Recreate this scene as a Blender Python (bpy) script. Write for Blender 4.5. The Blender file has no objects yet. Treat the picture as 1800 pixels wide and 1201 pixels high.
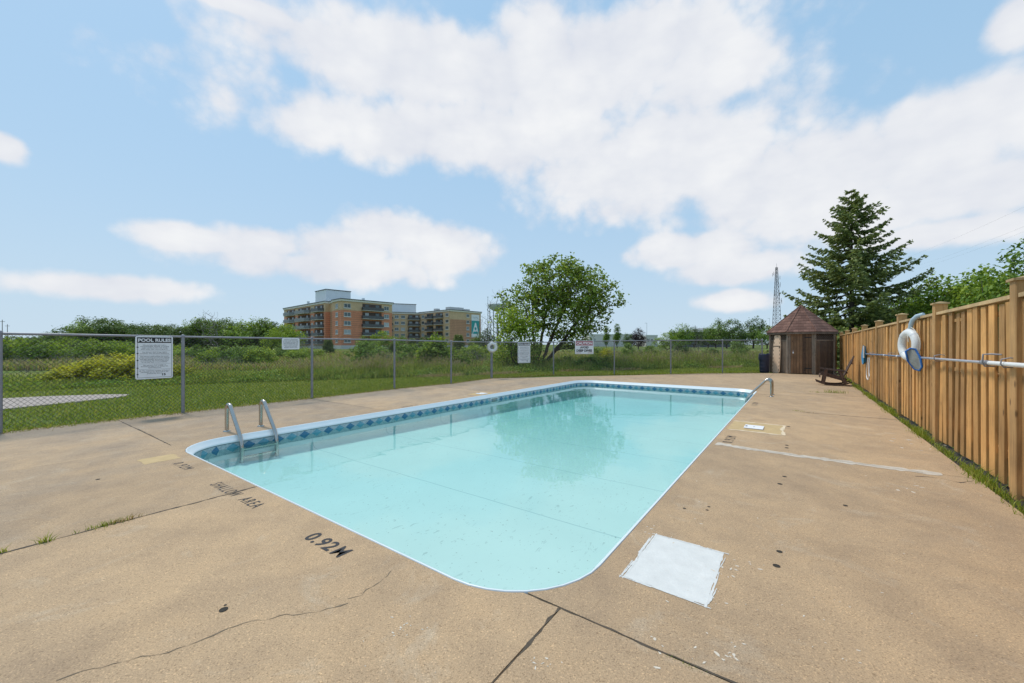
import bpy, bmesh, math, random
import numpy as np
from mathutils import Vector, Matrix

scene = bpy.context.scene
COL = scene.collection
random.seed(7)
RNG = np.random.default_rng(11)
pi = math.pi

# ------------------------------------------------------------------ camera
EYE = 1.4
FOC = 700.0            # focal length in photograph pixels (1800 wide)
HOR = 606.0            # horizon row
cam_d = bpy.data.cameras.new("camera")
cam_d.sensor_width = 36.0
cam_d.lens = FOC / 1800 * 36
cam_d.shift_y = (HOR - 600.5) / 1800
cam_d.clip_start = 0.05
cam_d.clip_end = 9000
cam = bpy.data.objects.new("camera", cam_d)
COL.objects.link(cam)
cam.location = (0, 0, EYE)
cam.rotation_euler = (pi / 2, 0, 0)
scene.camera = cam

# ------------------------------------------------------------------ sun, sky, exposure
SUN_EL = math.radians(62)
SUN_AZ = math.atan2(-0.78, 0.62)          # clockwise from +Y
sdir = Vector((math.sin(SUN_AZ) * math.cos(SUN_EL), math.cos(SUN_AZ) * math.cos(SUN_EL), math.sin(SUN_EL)))
sun_d = bpy.data.lights.new("sun", 'SUN')
sun_d.energy = 1.5
sun_d.angle = math.radians(10)
sun_d.color = (1.0, 0.955, 0.88)
sun = bpy.data.objects.new("sun", sun_d)
COL.objects.link(sun)
sun.location = sdir * 200
sun.rotation_euler = (-sdir).to_track_quat('-Z', 'Y').to_euler()

scene.view_settings.view_transform = 'Standard'
scene.view_settings.look = 'None'
scene.view_settings.exposure = 0.70
scene.view_settings.gamma = 1.0
scene.view_settings.use_curve_mapping = False
scene.cycles.max_bounces = 8
scene.cycles.transparent_max_bounces = 12
scene.cycles.use_denoising = True

world = bpy.data.worlds.new("World")
scene.world = world
world.use_nodes = True


def build_sky():
    nt = world.node_tree
    N, L = nt.nodes, nt.links
    N.clear()
    out = N.new('ShaderNodeOutputWorld')
    bg = N.new('ShaderNodeBackground')
    sky = N.new('ShaderNodeTexSky')
    sky.sky_type = 'NISHITA'
    sky.sun_disc = False
    sky.sun_elevation = SUN_EL
    sky.sun_rotation = SUN_AZ
    sky.air_density = 1.0
    sky.dust_density = 1.6
    sky.ozone_density = 1.6
    bg.inputs['Strength'].default_value = 0.10
    L.new(bg.outputs[0], out.inputs[0])

    def math_(op, a, b=None, c=None, clamp=False):
        n = N.new('ShaderNodeMath')
        n.operation = op
        n.use_clamp = clamp
        for i, v in enumerate((a, b, c)):
            if v is None:
                continue
            if isinstance(v, (int, float)):
                n.inputs[i].default_value = v
            else:
                L.new(v, n.inputs[i])
        return n.outputs[0]
    tc = N.new('ShaderNodeTexCoord')
    sep = N.new('ShaderNodeSeparateXYZ')
    L.new(tc.outputs['Generated'], sep.inputs[0])
    az = math_('ARCTAN2', sep.outputs[0], sep.outputs[1])
    el = math_('ARCSINE', sep.outputs[2])

    def noise(scale, detail, rough, zs=2.2):
        mp = N.new('ShaderNodeMapping')
        mp.inputs['Scale'].default_value = (1, 1, zs)
        L.new(tc.outputs['Generated'], mp.inputs[0])
        n = N.new('ShaderNodeTexNoise')
        n.inputs['Scale'].default_value = scale
        n.inputs['Detail'].default_value = detail
        n.inputs['Roughness'].default_value = rough
        L.new(mp.outputs[0], n.inputs['Vector'])
        return n.outputs[0]
    n1 = noise(4.2, 6, 0.55, 1.3)
    n2 = noise(16, 8, 0.62, 1.2)
    n3 = noise(5.5, 4, 0.55, 2.5)

    def billow(scale, smooth=False):
        """rounded cauliflower bumps"""
        wv = N.new('ShaderNodeVectorMath')
        wv.operation = 'ADD'
        nz = N.new('ShaderNodeTexNoise')
        nz.inputs['Scale'].default_value = scale * .8
        nz.inputs['Detail'].default_value = 3
        L.new(tc.outputs['Generated'], nz.inputs['Vector'])
        sc = N.new('ShaderNodeVectorMath')
        sc.operation = 'SCALE'
        sc.inputs['Scale'].default_value = .55 / scale
        L.new(nz.outputs['Color'], sc.inputs[0])
        L.new(tc.outputs['Generated'], wv.inputs[0])
        L.new(sc.outputs[0], wv.inputs[1])
        v = N.new('ShaderNodeTexVoronoi')
        v.feature = 'SMOOTH_F1' if smooth else 'F1'
        v.inputs['Scale'].default_value = scale
        if smooth:
            v.inputs['Smoothness'].default_value = .35
        L.new(wv.outputs[0], v.inputs['Vector'])
        return math_('SUBTRACT', .42, v.outputs['Distance'])
    puff = math_('ADD', math_('ADD', math_('MULTIPLY', billow(7.5, True), .8), math_('MULTIPLY', billow(17), .5)), math_('MULTIPLY', billow(40), .25))
    # cloud banks: (px, py, half width, half height) of the photographed clouds turned into azimuth / elevation
    banks = [(700, 110, 300, 105), (1010, 130, 330, 125), (820, 240, 430, 75), (1180, 285, 330, 110), (560, 215, 130, 55),
             (1480, 300, 420, 95), (1680, 210, 280, 85), (1550, 360, 330, 65), (440, 15, 170, 28), (1240, 130, 150, 80),
             (690, 412, 95, 52), (775, 440, 95, 50), (600, 440, 130, 45), (480, 428, 110, 36), (345, 422, 120, 26), (600, 470, 240, 34), (200, 505, 190, 27), (130, 500, 110, 20),
             (12, 262, 50, 34), (1215, 440, 125, 34), (1290, 470, 120, 30), (1285, 530, 85, 20), (1790, 40, 85, 60),
             (1660, 410, 200, 30)]
    total = None
    for px, py, rx, ry in banks:
        def ang(x, y):
            v = Vector(((x - 900) / FOC, 1, (HOR - y) / FOC)).normalized()
            return math.atan2(v.x, v.y), math.asin(v.z)
        a0, e0 = ang(px, py)
        ra = abs(ang(px + rx * .5, py)[0] - ang(px - rx * .5, py)[0])
        re = abs(ang(px, py + ry * .5)[1] - ang(px, py - ry * .5)[1])
        da = math_('MULTIPLY', math_('SUBTRACT', az, a0), 1 / ra)
        de = math_('MULTIPLY', math_('SUBTRACT', el, e0), 1 / re)
        d = math_('SQRT', math_('ADD', math_('MULTIPLY', da, da), math_('MULTIPLY', de, de)))
        f = math_('MULTIPLY', math_('SUBTRACT', 1.22, d), 1.45)
        total = f if total is None else math_('SMOOTH_MAX', total, f, 0.25)
    # the same fair-weather clouds go on round the sky outside the picture
    far = math_('SUBTRACT', math_('MULTIPLY', noise(2.2, 5, .55), 3.2), 1.75)
    side = math_('SMOOTH_MIN', 1.0, math_('MULTIPLY', math_('SUBTRACT', math_('ABSOLUTE', az), 0.95), 4.0), 0.1)
    side = math_('MAXIMUM', side, 0.0)
    far = math_('SUBTRACT', math_('MULTIPLY', math_('ADD', far, 1.0), side), 1.0)
    total = math_('MAXIMUM', total, far)
    dens = math_('ADD', total, math_('ADD', math_('MULTIPLY', math_('SUBTRACT', n1, 0.5), 1.3), math_('ADD', puff, math_('MULTIPLY', math_('SUBTRACT', n2, 0.5), 1.0))))
    mr = N.new('ShaderNodeMapRange')
    mr.interpolation_type = 'SMOOTHSTEP'
    mr.inputs['From Min'].default_value = -0.12
    mr.inputs['From Max'].default_value = 0.74
    L.new(dens, mr.inputs['Value'])
    mask = math_('MULTIPLY', mr.outputs[0], 0.93)
    # thin veil of haze towards the horizon
    haze = math_('POWER', math_('SUBTRACT', 1.0, math_('MAXIMUM', sep.outputs[2], 0.0)), 3.4, clamp=True)
    cr = N.new('ShaderNodeValToRGB')
    cr.color_ramp.elements[0].position = 0.0
    cr.color_ramp.elements[0].color = (4.45, 4.6, 5.05, 1)
    cr.color_ramp.elements[1].position = 0.8
    cr.color_ramp.elements[1].color = (5.75, 5.74, 5.76, 1)
    shade = math_('ADD', math_('ADD', math_('MULTIPLY', math_('MINIMUM', dens, 1.4), 0.18), math_('MULTIPLY', math_('SUBTRACT', n3, .25), 1.25)), math_('MULTIPLY', puff, .32), clamp=True)
    L.new(shade, cr.inputs[0])
    tint = N.new('ShaderNodeMix')
    tint.data_type = 'RGBA'
    tint.inputs[0].default_value = 0.85
    L.new(sky.outputs[0], tint.inputs[6])
    tint.inputs[7].default_value = (2.2, 3.65, 5.15, 1)
    hz = N.new('ShaderNodeMix')
    hz.data_type = 'RGBA'
    L.new(math_('MULTIPLY', haze, 0.95), hz.inputs[0])
    L.new(tint.outputs[2], hz.inputs[6])
    hz.inputs[7].default_value = (3.7, 4.55, 5.25, 1)
    mx = N.new('ShaderNodeMix')
    mx.data_type = 'RGBA'
    L.new(mask, mx.inputs[0])
    L.new(hz.outputs[2], mx.inputs[6])
    L.new(cr.outputs[0], mx.inputs[7])
    L.new(mx.outputs[2], bg.inputs['Color'])


build_sky()

# ------------------------------------------------------------------ frames and helpers
TH = math.radians(35.8)
UX, UY = math.sin(TH), math.cos(TH)       # along the pool, away from the camera
VX, VY = math.cos(TH), -math.sin(TH)      # across the pool, to the right


def P(a, b, z=0.0):
    return Vector((a * VX + b * UX, a * VY + b * UY, z))


def G(px, py, z=0.0):
    Y = (EYE - z) * FOC / (py - HOR)
    return Vector(((px - 900) / FOC * Y, Y, z))


def AB(px, py):
    g = G(px, py)
    return g.x * VX + g.y * VY, g.x * UX + g.y * UY


def at(px, Y, z=0.0):
    return Vector(((px - 900) / FOC * Y, Y, z))


def zrow(py, Y):
    return EYE + (HOR - py) * Y / FOC


def tag(o, label=None, cat=None, group=None, kind=None):
    if label:
        o['label'] = label
    if cat:
        o['category'] = cat
    if group:
        o['group'] = group
    if kind:
        o['kind'] = kind
    return o


def thing(name, loc=(0, 0, 0), rz=0.0, label=None, cat=None, group=None, kind=None):
    o = bpy.data.objects.new(name, None)
    o.empty_display_size = 0.3
    COL.objects.link(o)
    o.location = loc
    o.rotation_euler = (0, 0, rz)
    return tag(o, label, cat, group, kind)


def link(name, me, parent=None, loc=None, rot=None, scale=None):
    o = bpy.data.objects.new(name, me)
    COL.objects.link(o)
    if parent:
        o.parent = parent
    if loc is not None:
        o.location = loc
    if rot is not None:
        o.rotation_euler = rot
    if scale is not None:
        o.scale = scale
    return o


def mesh_np(name, V, F, mat=None, smooth=False):
    """mesh from arrays; F (M,k) with constant k"""
    V = np.asarray(V, dtype=np.float32).reshape(-1, 3)
    F = np.asarray(F, dtype=np.int32)
    me = bpy.data.meshes.new(name)
    me.vertices.add(len(V))
    me.vertices.foreach_set('co', V.ravel())
    m, k = F.shape
    me.loops.add(m * k)
    me.loops.foreach_set('vertex_index', F.ravel())
    me.polygons.add(m)
    me.polygons.foreach_set('loop_start', np.arange(0, m * k, k, dtype=np.int32))
    me.polygons.foreach_set('loop_total', np.full(m, k, dtype=np.int32))
    if smooth:
        me.polygons.foreach_set('use_smooth', np.ones(m, dtype=bool))
    me.update(calc_edges=True)
    if mat:
        me.materials.append(mat)
    return me


class MB:
    """collects simple solids into one mesh"""

    def __init__(self):
        self.v, self.f, self.s = [], [], []

    def add(self, vs, fs, smooth=False):
        n = len(self.v)
        self.v += [tuple(p) for p in vs]
        self.f += [tuple(i + n for i in f) for f in fs]
        self.s += [smooth] * len(fs)
        return self

    def box(self, x0, x1, y0, y1, z0, z1, M=None):
        vs = [Vector(p) for p in ((x0, y0, z0), (x1, y0, z0), (x1, y1, z0), (x0, y1, z0), (x0, y0, z1), (x1, y0, z1), (x1, y1, z1), (x0, y1, z1))]
        if M:
            vs = [M @ p for p in vs]
        return self.add(vs, [(3, 2, 1, 0), (4, 5, 6, 7), (0, 1, 5, 4), (1, 2, 6, 5), (2, 3, 7, 6), (3, 0, 4, 7)])

    def cbox(self, x0, x1, y0, y1, z0, z1, c):
        """box whose four vertical (z) edges are chamfered"""
        ring = [(x0 + c, y0), (x1 - c, y0), (x1, y0 + c), (x1, y1 - c), (x1 - c, y1), (x0 + c, y1), (x0, y1 - c), (x0, y0 + c)]
        return self.prism(ring, z0, z1)

    def prism(self, ring, z0, z1, M=None):
        n = len(ring)
        vs = [Vector((x, y, z0)) for x, y in ring] + [Vector((x, y, z1)) for x, y in ring]
        if M:
            vs = [M @ p for p in vs]
        fs = [tuple(range(n - 1, -1, -1)), tuple(range(n, 2 * n))] + [(i, (i + 1) % n, n + (i + 1) % n, n + i) for i in range(n)]
        return self.add(vs, fs)

    def tube(self, pts, r, n=10, caps=True, closed=False):
        pts = [Vector(p) for p in pts]
        k = len(pts)
        rs = r if isinstance(r, (list, tuple)) else [r] * k
        rings, up = [], None
        for i, p in enumerate(pts):
            if closed:
                t = (pts[(i + 1) % k] - pts[i - 1]).normalized()
            else:
                t = (pts[min(i + 1, k - 1)] - pts[max(i - 1, 0)]).normalized()
            if up is None:
                up = t.orthogonal().normalized()
            else:
                up = (up - t * up.dot(t)).normalized()
            w = t.cross(up)
            rings.append([p + (up * math.cos(2 * pi * j / n) + w * math.sin(2 * pi * j / n)) * rs[i] for j in range(n)])
        vs = [q for rg in rings for q in rg]
        fs = []
        for i in range(k if closed else k - 1):
            i2 = (i + 1) % k
            for j in range(n):
                fs.append((i * n + j, i * n + (j + 1) % n, i2 * n + (j + 1) % n, i2 * n + j))
        self.add(vs, fs, True)
        if caps and not closed:
            self.add(rings[0], [tuple(range(n - 1, -1, -1))])
            self.add(rings[-1], [tuple(range(n))])
        return self

    def cyl(self, x, y, z0, z1, r, n=14, r2=None):
        return self.tube([(x, y, z0), (x, y, z1)], [r, r if r2 is None else r2], n)

    def rings(self, rgs, closed=True, smooth=True, cap=None):
        n = len(rgs[0])
        vs = [q for rg in rgs for q in rg]
        fs = []
        for i in range(len(rgs) - 1):
            for j in range(n if closed else n - 1):
                fs.append((i * n + j, i * n + (j + 1) % n, (i + 1) * n + (j + 1) % n, (i + 1) * n + j))
        self.add(vs, fs, smooth)
        if cap == 'end':
            self.add(rgs[-1], [tuple(range(n))])
        return self

    def mesh(self, name, mat=None):
        me = bpy.data.meshes.new(name)
        me.from_pydata(self.v, [], self.f)
        me.polygons.foreach_set('use_smooth', self.s)
        if mat:
            me.materials.append(mat)
        me.update()
        return me

    def build(self, name, mat, parent=None, loc=None, rot=None, scale=None):
        return link(name, self.mesh(name, mat), parent, loc, rot, scale)


def bevel(o, w=0.005, seg=2):
    m = o.modifiers.new('bevel', 'BEVEL')
    m.width = w
    m.segments = seg
    m.limit_method = 'ANGLE'
    return o


def arc(cx, cy, r, a0, a1, n):
    return [(cx + r * math.cos(a0 + (a1 - a0) * i / n), cy + r * math.sin(a0 + (a1 - a0) * i / n)) for i in range(n + 1)]


def text_mesh(body, w=None, h=None, bold=0.0, mat=None, name='lettering', align='CENTER', space=1.0, line=1.0):
    """flat lettering in the XY plane, fitted into w x h, centred on the origin"""
    cu = bpy.data.curves.new('lettering', 'FONT')
    cu.body = body
    cu.align_x = align
    cu.offset = bold
    cu.space_character = space
    cu.space_line = line
    cu.resolution_u = 3
    o = bpy.data.objects.new('lettering', cu)
    COL.objects.link(o)
    dg = bpy.context.evaluated_depsgraph_get()
    me = bpy.data.meshes.new_from_object(o.evaluated_get(dg))
    bpy.data.objects.remove(o)
    bpy.data.curves.remove(cu)
    me.name = name
    co = np.empty(len(me.vertices) * 3, dtype=np.float32)
    me.vertices.foreach_get('co', co)
    co = co.reshape(-1, 3)
    lo, hi = co.min(0), co.max(0)
    sx = w / (hi[0] - lo[0]) if w else None
    sy = h / (hi[1] - lo[1]) if h else None
    sx = sx or sy
    sy = sy or sx
    co = (co - (lo + hi) / 2) * np.array([sx, sy, 1], dtype=np.float32)
    me.vertices.foreach_set('co', co.ravel())
    me.materials.clear()
    if mat:
        me.materials.append(mat)
    me.update()
    return me


# ------------------------------------------------------------------ materials
def srgb(r, g, b):
    def f(c):
        c /= 255
        return c / 12.92 if c <= .04045 else ((c + .055) / 1.055) ** 2.4
    return (f(r), f(g), f(b), 1)


def new_mat(name):
    m = bpy.data.materials.new(name)
    m.use_nodes = True
    nt = m.node_tree
    nt.nodes.clear()
    out = nt.nodes.new('ShaderNodeOutputMaterial')
    return m, nt, out


class NT:
    def __init__(self, nt):
        self.nt = nt

    def n(self, typ, **kw):
        nd = self.nt.nodes.new(typ)
        for k, v in kw.items():
            setattr(nd, k, v)
        return nd

    def l(self, a, b):
        self.nt.links.new(a, b)

    def coords(self, kind='Object', scale=(1, 1, 1)):
        if kind == 'World':
            src = self.n('ShaderNodeNewGeometry').outputs['Position']
        else:
            src = self.n('ShaderNodeTexCoord').outputs[kind]
        mp = self.n('ShaderNodeMapping')
        mp.inputs['Scale'].default_value = scale
        self.l(src, mp.inputs[0])
        return mp.outputs[0]

    def noise(self, vec, scale, detail=4, rough=.55, dist=0.0):
        nd = self.n('ShaderNodeTexNoise')
        nd.inputs['Scale'].default_value = scale
        nd.inputs['Detail'].default_value = detail
        nd.inputs['Roughness'].default_value = rough
        nd.inputs['Distortion'].default_value = dist
        self.l(vec, nd.inputs['Vector'])
        return nd.outputs[0]

    def ramp(self, fac, stops, interp='LINEAR'):
        nd = self.n('ShaderNodeValToRGB')
        cr = nd.color_ramp
        cr.interpolation = interp
        while len(cr.elements) < len(stops):
            cr.elements.new(0.5)
        for e, (p, c) in zip(cr.elements, stops):
            e.position = p
            e.color = c if len(c) == 4 else (*c, 1)
        self.l(fac, nd.inputs[0])
        return nd.outputs[0]

    def mix(self, fac, a, b, blend='MIX'):
        nd = self.n('ShaderNodeMix', data_type='RGBA', blend_type=blend)
        for s, v in ((0, fac), (6, a), (7, b)):
            if hasattr(v, 'is_linked'):
                self.l(v, nd.inputs[s])
            else:
                nd.inputs[s].default_value = v if s == 0 or len(v) == 4 else (*v, 1)
        return nd.outputs[2]

    def m(self, op, a, b=None, clamp=False):
        nd = self.n('ShaderNodeMath', operation=op, use_clamp=clamp)
        for i, v in enumerate((a, b)):
            if v is None:
                continue
            if hasattr(v, 'is_linked'):
                self.l(v, nd.inputs[i])
            else:
                nd.inputs[i].default_value = v
        return nd.outputs[0]

    def bump(self, h, strength=.3, dist=.01):
        nd = self.n('ShaderNodeBump')
        nd.inputs['Strength'].default_value = strength
        nd.inputs['Distance'].default_value = dist
        self.l(h, nd.inputs['Height'])
        return nd.outputs[0]

    def principled(self, out, color, rough=.6, metal=0.0, normal=None, spec=None):
        b = self.n('ShaderNodeBsdfPrincipled')
        if hasattr(color, 'is_linked'):
            self.l(color, b.inputs['Base Color'])
        else:
            b.inputs['Base Color'].default_value = color if len(color) == 4 else (*color, 1)
        if hasattr(rough, 'is_linked'):
            self.l(rough, b.inputs['Roughness'])
        else:
            b.inputs['Roughness'].default_value = rough
        b.inputs['Metallic'].default_value = metal
        if spec is not None:
            b.inputs['Specular IOR Level'].default_value = spec
        if normal is not None:
            self.l(normal, b.inputs['Normal'])
        if out is not None:
            self.l(b.outputs[0], out.inputs[0])
        return b


def simple(name, c, rough=.6, metal=0.0, var=.18, scale=6.0, bump=.0, coords='Object', rand=0.0, spec=None, fine=0.0):
    m, nt, out = new_mat(name)
    t = NT(nt)
    vec = t.coords(coords)
    n = t.noise(vec, scale, 5, .6)
    c = tuple(c[:3])
    col = t.ramp(n, [(.25, tuple(x * (1 - var) for x in c)), (.75, tuple(min(1, x * (1 + var)) for x in c))])
    if fine:
        n2 = t.noise(vec, scale * 14, 3, .6)
        col = t.mix(t.m('MULTIPLY', n2, fine), col, tuple(x * .45 for x in c))
    if rand:
        oi = t.n('ShaderNodeObjectInfo')
        col = t.mix(1.0, col, t.ramp(oi.outputs['Random'], [(0, (1 - rand,) * 3), (1, (1 + rand * .6,) * 3)]), 'MULTIPLY')
    nrm = t.bump(t.noise(vec, scale * 6, 4), bump, .01) if bump else None
    t.principled(out, col, rough, metal, nrm, spec)
    return m


def foliage(name, cols, transl=.3, rand=.25, rough=.55):
    """leaf material: colour differs from leaf to leaf and a little from plant to plant"""
    m, nt, out = new_mat(name)
    t = NT(nt)
    geo = t.n('ShaderNodeNewGeometry')
    k = len(cols)
    col = t.ramp(geo.outputs['Random Per Island'], [(i / (k - 1), c) for i, c in enumerate(cols)])
    oi = t.n('ShaderNodeObjectInfo')
    col = t.mix(1.0, col, t.ramp(oi.outputs['Random'], [(0, (1 - rand, 1 - rand * .8, 1 - rand)), (1, (1 + rand, 1 + rand * .7, 1 + rand * .4))]), 'MULTIPLY')
    b = t.principled(None, col, rough, 0, None, .12)
    tr = t.n('ShaderNodeBsdfTranslucent')
    t.l(t.mix(1.0, col, (1.25, 1.2, .55), 'MULTIPLY'), tr.inputs[0])
    ms = t.n('ShaderNodeMixShader')
    ms.inputs[0].default_value = transl
    t.l(b.outputs[0], ms.inputs[1])
    t.l(tr.outputs[0], ms.inputs[2])
    t.l(ms.outputs[0], out.inputs[0])
    return m


def mat_concrete():
    m, nt, out = new_mat('deck_concrete')
    t = NT(nt)
    w = t.coords('World')
    sep = t.n('ShaderNodeSeparateXYZ')
    t.l(w, sep.inputs[0])
    a = t.m('ADD', t.m('MULTIPLY', sep.outputs[0], VX), t.m('MULTIPLY', sep.outputs[1], VY))
    big = t.noise(w, .55, 6, .62, .4)
    mid = t.noise(w, 3.2, 5, .6)
    fine = t.noise(w, 150, 3, .8)
    grit = t.n('ShaderNodeTexVoronoi')
    grit.inputs['Scale'].default_value = 150
    t.l(w, grit.inputs['Vector'])
    # the slabs left of the pool are greyer, older concrete
    grey = t.m('ADD', t.m('MULTIPLY', t.m('ADD', a, 5.2), -.16), t.m('MULTIPLY', t.m('SUBTRACT', big, .5), 2.4), True)
    col = t.mix(t.m('MULTIPLY', grey, .8), (.50, .35, .212), (.40, .325, .25))
    col = t.mix(1.0, col, t.ramp(mid, [(.25, (.84, .84, .86)), (.5, (1, 1, 1)), (.8, (1.12, 1.1, 1.06))]), 'MULTIPLY')
    dirt = t.ramp(big, [(.42, (0, 0, 0)), (.72, (1, 1, 1))])
    col = t.mix(t.m('MULTIPLY', dirt, .26), col, (.21, .175, .145))
    worn = t.noise(w, 1.7, 6, .7, 1.5)
    col = t.mix(t.ramp(worn, [(.56, (0, 0, 0)), (.72, (.5,) * 3)]), col, (.56, .46, .34))
    blot = t.noise(t.coords('World', (1.6, .7, 1)), .9, 5, .65, .8)
    col = t.mix(1.0, col, t.ramp(blot, [(.32, (.88, .88, .89)), (.55, (1, 1, 1)), (.75, (1.05, 1.05, 1.04))]), 'MULTIPLY')
    col = t.mix(1.0, col, t.ramp(fine, [(.28, (.35, .33, .31)), (.44, (.92, .92, .92)), (.58, (1.05, 1.05, 1.05)), (.74, (1.6, 1.55, 1.48))]), 'MULTIPLY')
    sc = t.n('ShaderNodeSeparateColor')
    t.l(grit.outputs['Color'], sc.inputs[0])
    col = t.mix(1.0, col, t.ramp(sc.outputs[0], [(0, (.68, .66, .64)), (.12, (.97, .97, .97)), (.9, (1.02, 1.01, 1.0)), (1, (1.35, 1.32, 1.26))]), 'MULTIPLY')
    oi = t.n('ShaderNodeObjectInfo')
    col = t.mix(1.0, col, t.ramp(oi.outputs['Random'], [(0, (.88, .885, .90)), (1, (1.07, 1.05, 1.02))]), 'MULTIPLY')
    t.principled(out, col, .85, 0, t.bump(fine, .35, .004), .25)
    return m


def mat_wood(name, light, dark, rand=.2, grain=18):
    m, nt, out = new_mat(name)
    t = NT(nt)
    tc = t.n('ShaderNodeTexCoord')
    oi = t.n('ShaderNodeObjectInfo')
    off = t.n('ShaderNodeVectorMath', operation='SCALE')
    t.l(oi.outputs['Location'], off.inputs[0])
    off.inputs['Scale'].default_value = 7.3
    add = t.n('ShaderNodeVectorMath', operation='ADD')
    t.l(tc.outputs['Object'], add.inputs[0])
    t.l(off.outputs[0], add.inputs[1])
    mp = t.n('ShaderNodeMapping')
    mp.inputs['Scale'].default_value = (1, 1, .06)
    t.l(add.outputs[0], mp.inputs[0])
    g = t.noise(mp.outputs[0], grain * 2.2, 6, .7, 1.2)
    mp2 = t.n('ShaderNodeMapping')
    mp2.inputs['Scale'].default_value = (1, 1, .45)
    t.l(add.outputs[0], mp2.inputs[0])
    kn = t.n('ShaderNodeTexVoronoi')
    kn.inputs['Scale'].default_value = 6.5
    t.l(mp2.outputs[0], kn.inputs['Vector'])
    col = t.ramp(g, [(.25, dark), (.5, light), (.8, tuple(min(1, x * 1.15) for x in light))])
    blot = t.noise(add.outputs[0], 2.3, 3)
    col = t.mix(1.0, col, t.ramp(blot, [(.3, (.74, .74, .74)), (.7, (1.12, 1.1, 1.08))]), 'MULTIPLY')
    col = t.mix(t.ramp(kn.outputs['Distance'], [(.05, (.85,) * 3), (.13, (0, 0, 0))]), col, tuple(x * .35 for x in dark))
    col = t.mix(1.0, col, t.ramp(oi.outputs['Random'], [(0, (1 - rand, 1 - rand, 1 - rand * .9)), (.5, (1, .98, .93)), (1, (1 + rand, 1 + rand * .85, 1 + rand * .6))]), 'MULTIPLY')
    t.principled(out, col, .72, 0, t.bump(g, .25, .004), .3)
    return m


def mat_water():
    m, nt, out = new_mat('pool_water')
    t = NT(nt)
    w = t.coords('World', (1, 1, 1))
    h = t.m('ADD', t.m('MULTIPLY', t.noise(w, 2.2, 2, .5, .3), 1.0), t.m('MULTIPLY', t.noise(w, 9, 2, .5, .6), .10))
    nrm = t.bump(h, .062, .05)
    fr = t.n('ShaderNodeFresnel')
    fr.inputs['IOR'].default_value = 1.33
    t.l(nrm, fr.inputs['Normal'])
    tr = t.n('ShaderNodeBsdfTransparent')
    # Beer-Lambert tint of a 0.42 m sheet of water: the flatter the ray, the longer its way through it
    geo = t.n('ShaderNodeNewGeometry')
    dt = t.n('ShaderNodeVectorMath', operation='DOT_PRODUCT')
    t.l(geo.outputs['Incoming'], dt.inputs[0])
    t.l(geo.outputs['True Normal'], dt.inputs[1])
    path = t.m('DIVIDE', .42, t.m('MAXIMUM', t.m('ABSOLUTE', dt.outputs['Value']), .15))
    cc = t.n('ShaderNodeCombineColor')
    for i, base in enumerate((.69, .95, .955)):
        t.l(t.m('POWER', base, path), cc.inputs[i])
    t.l(cc.outputs[0], tr.inputs[0])
    gl = t.n('ShaderNodeBsdfGlossy')
    gl.inputs['Roughness'].default_value = .015
    t.l(nrm, gl.inputs['Normal'])
    ms = t.n('ShaderNodeMixShader')
    t.l(fr.outputs[0], ms.inputs[0])
    t.l(tr.outputs[0], ms.inputs[1])
    t.l(gl.outputs[0], ms.inputs[2])
    t.l(ms.outputs[0], out.inputs[0])
    return m


def mat_liner():
    m, nt, out = new_mat('pool_liner')
    t = NT(nt)
    v = t.coords('Object')
    sep = t.n('ShaderNodeSeparateXYZ')
    t.l(v, sep.inputs[0])
    col = t.ramp(t.noise(v, 1.1, 4), [(.3, (.70, .715, .685)), (.7, (.76, .765, .73))])
    # speckles and fine streaks of dirt lying on the liner
    sv = t.coords('Object', (2.2, .8, 1))
    sp = t.noise(sv, 11, 3, .65, .6)
    big = t.noise(v, .7, 3, .6)
    col = t.mix(t.m('MULTIPLY', t.ramp(sp, [(.63, (0, 0, 0)), (.67, (.45,) * 3)]), t.ramp(big, [(.42, (.1,) * 3), (.6, (1,) * 3)])), col, (.22, .30, .30))
    sp2 = t.noise(v, 34, 2, .5)
    col = t.mix(t.ramp(sp2, [(.70, (0, 0, 0)), (.73, (.7,) * 3)]), col, (.15, .2, .2))
    # welded seams across the pool
    wob = t.m('MULTIPLY', t.m('SUBTRACT', t.noise(v, .8, 2), .5), .06)
    fr = t.m('FRACT', t.m('ADD', t.m('MULTIPLY', t.m('ADD', sep.outputs[1], wob), 1 / 1.55), .37))
    d = t.m('ABSOLUTE', t.m('SUBTRACT', fr, .5))
    line = t.ramp(d, [(.0, (.6,) * 3), (.007, (0, 0, 0))])
    col = t.mix(line, col, (.1, .28, .33))
    t.principled(out, col, .5)
    return m


def mat_tileband():
    m, nt, out = new_mat('tile_band_print')
    t = NT(nt)
    v = t.coords('Object')
    sep = t.n('ShaderNodeSeparateXYZ')
    t.l(v, sep.inputs[0])
    n = t.noise(v, 26, 6, .7, 1.0)
    col = t.ramp(n, [(.3, (.20, .29, .33)), (.5, (.36, .44, .48)), (.72, (.60, .66, .69))])
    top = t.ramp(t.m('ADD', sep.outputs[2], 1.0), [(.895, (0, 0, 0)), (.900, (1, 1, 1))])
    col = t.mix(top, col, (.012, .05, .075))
    t.principled(out, col, .35)
    return m


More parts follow.
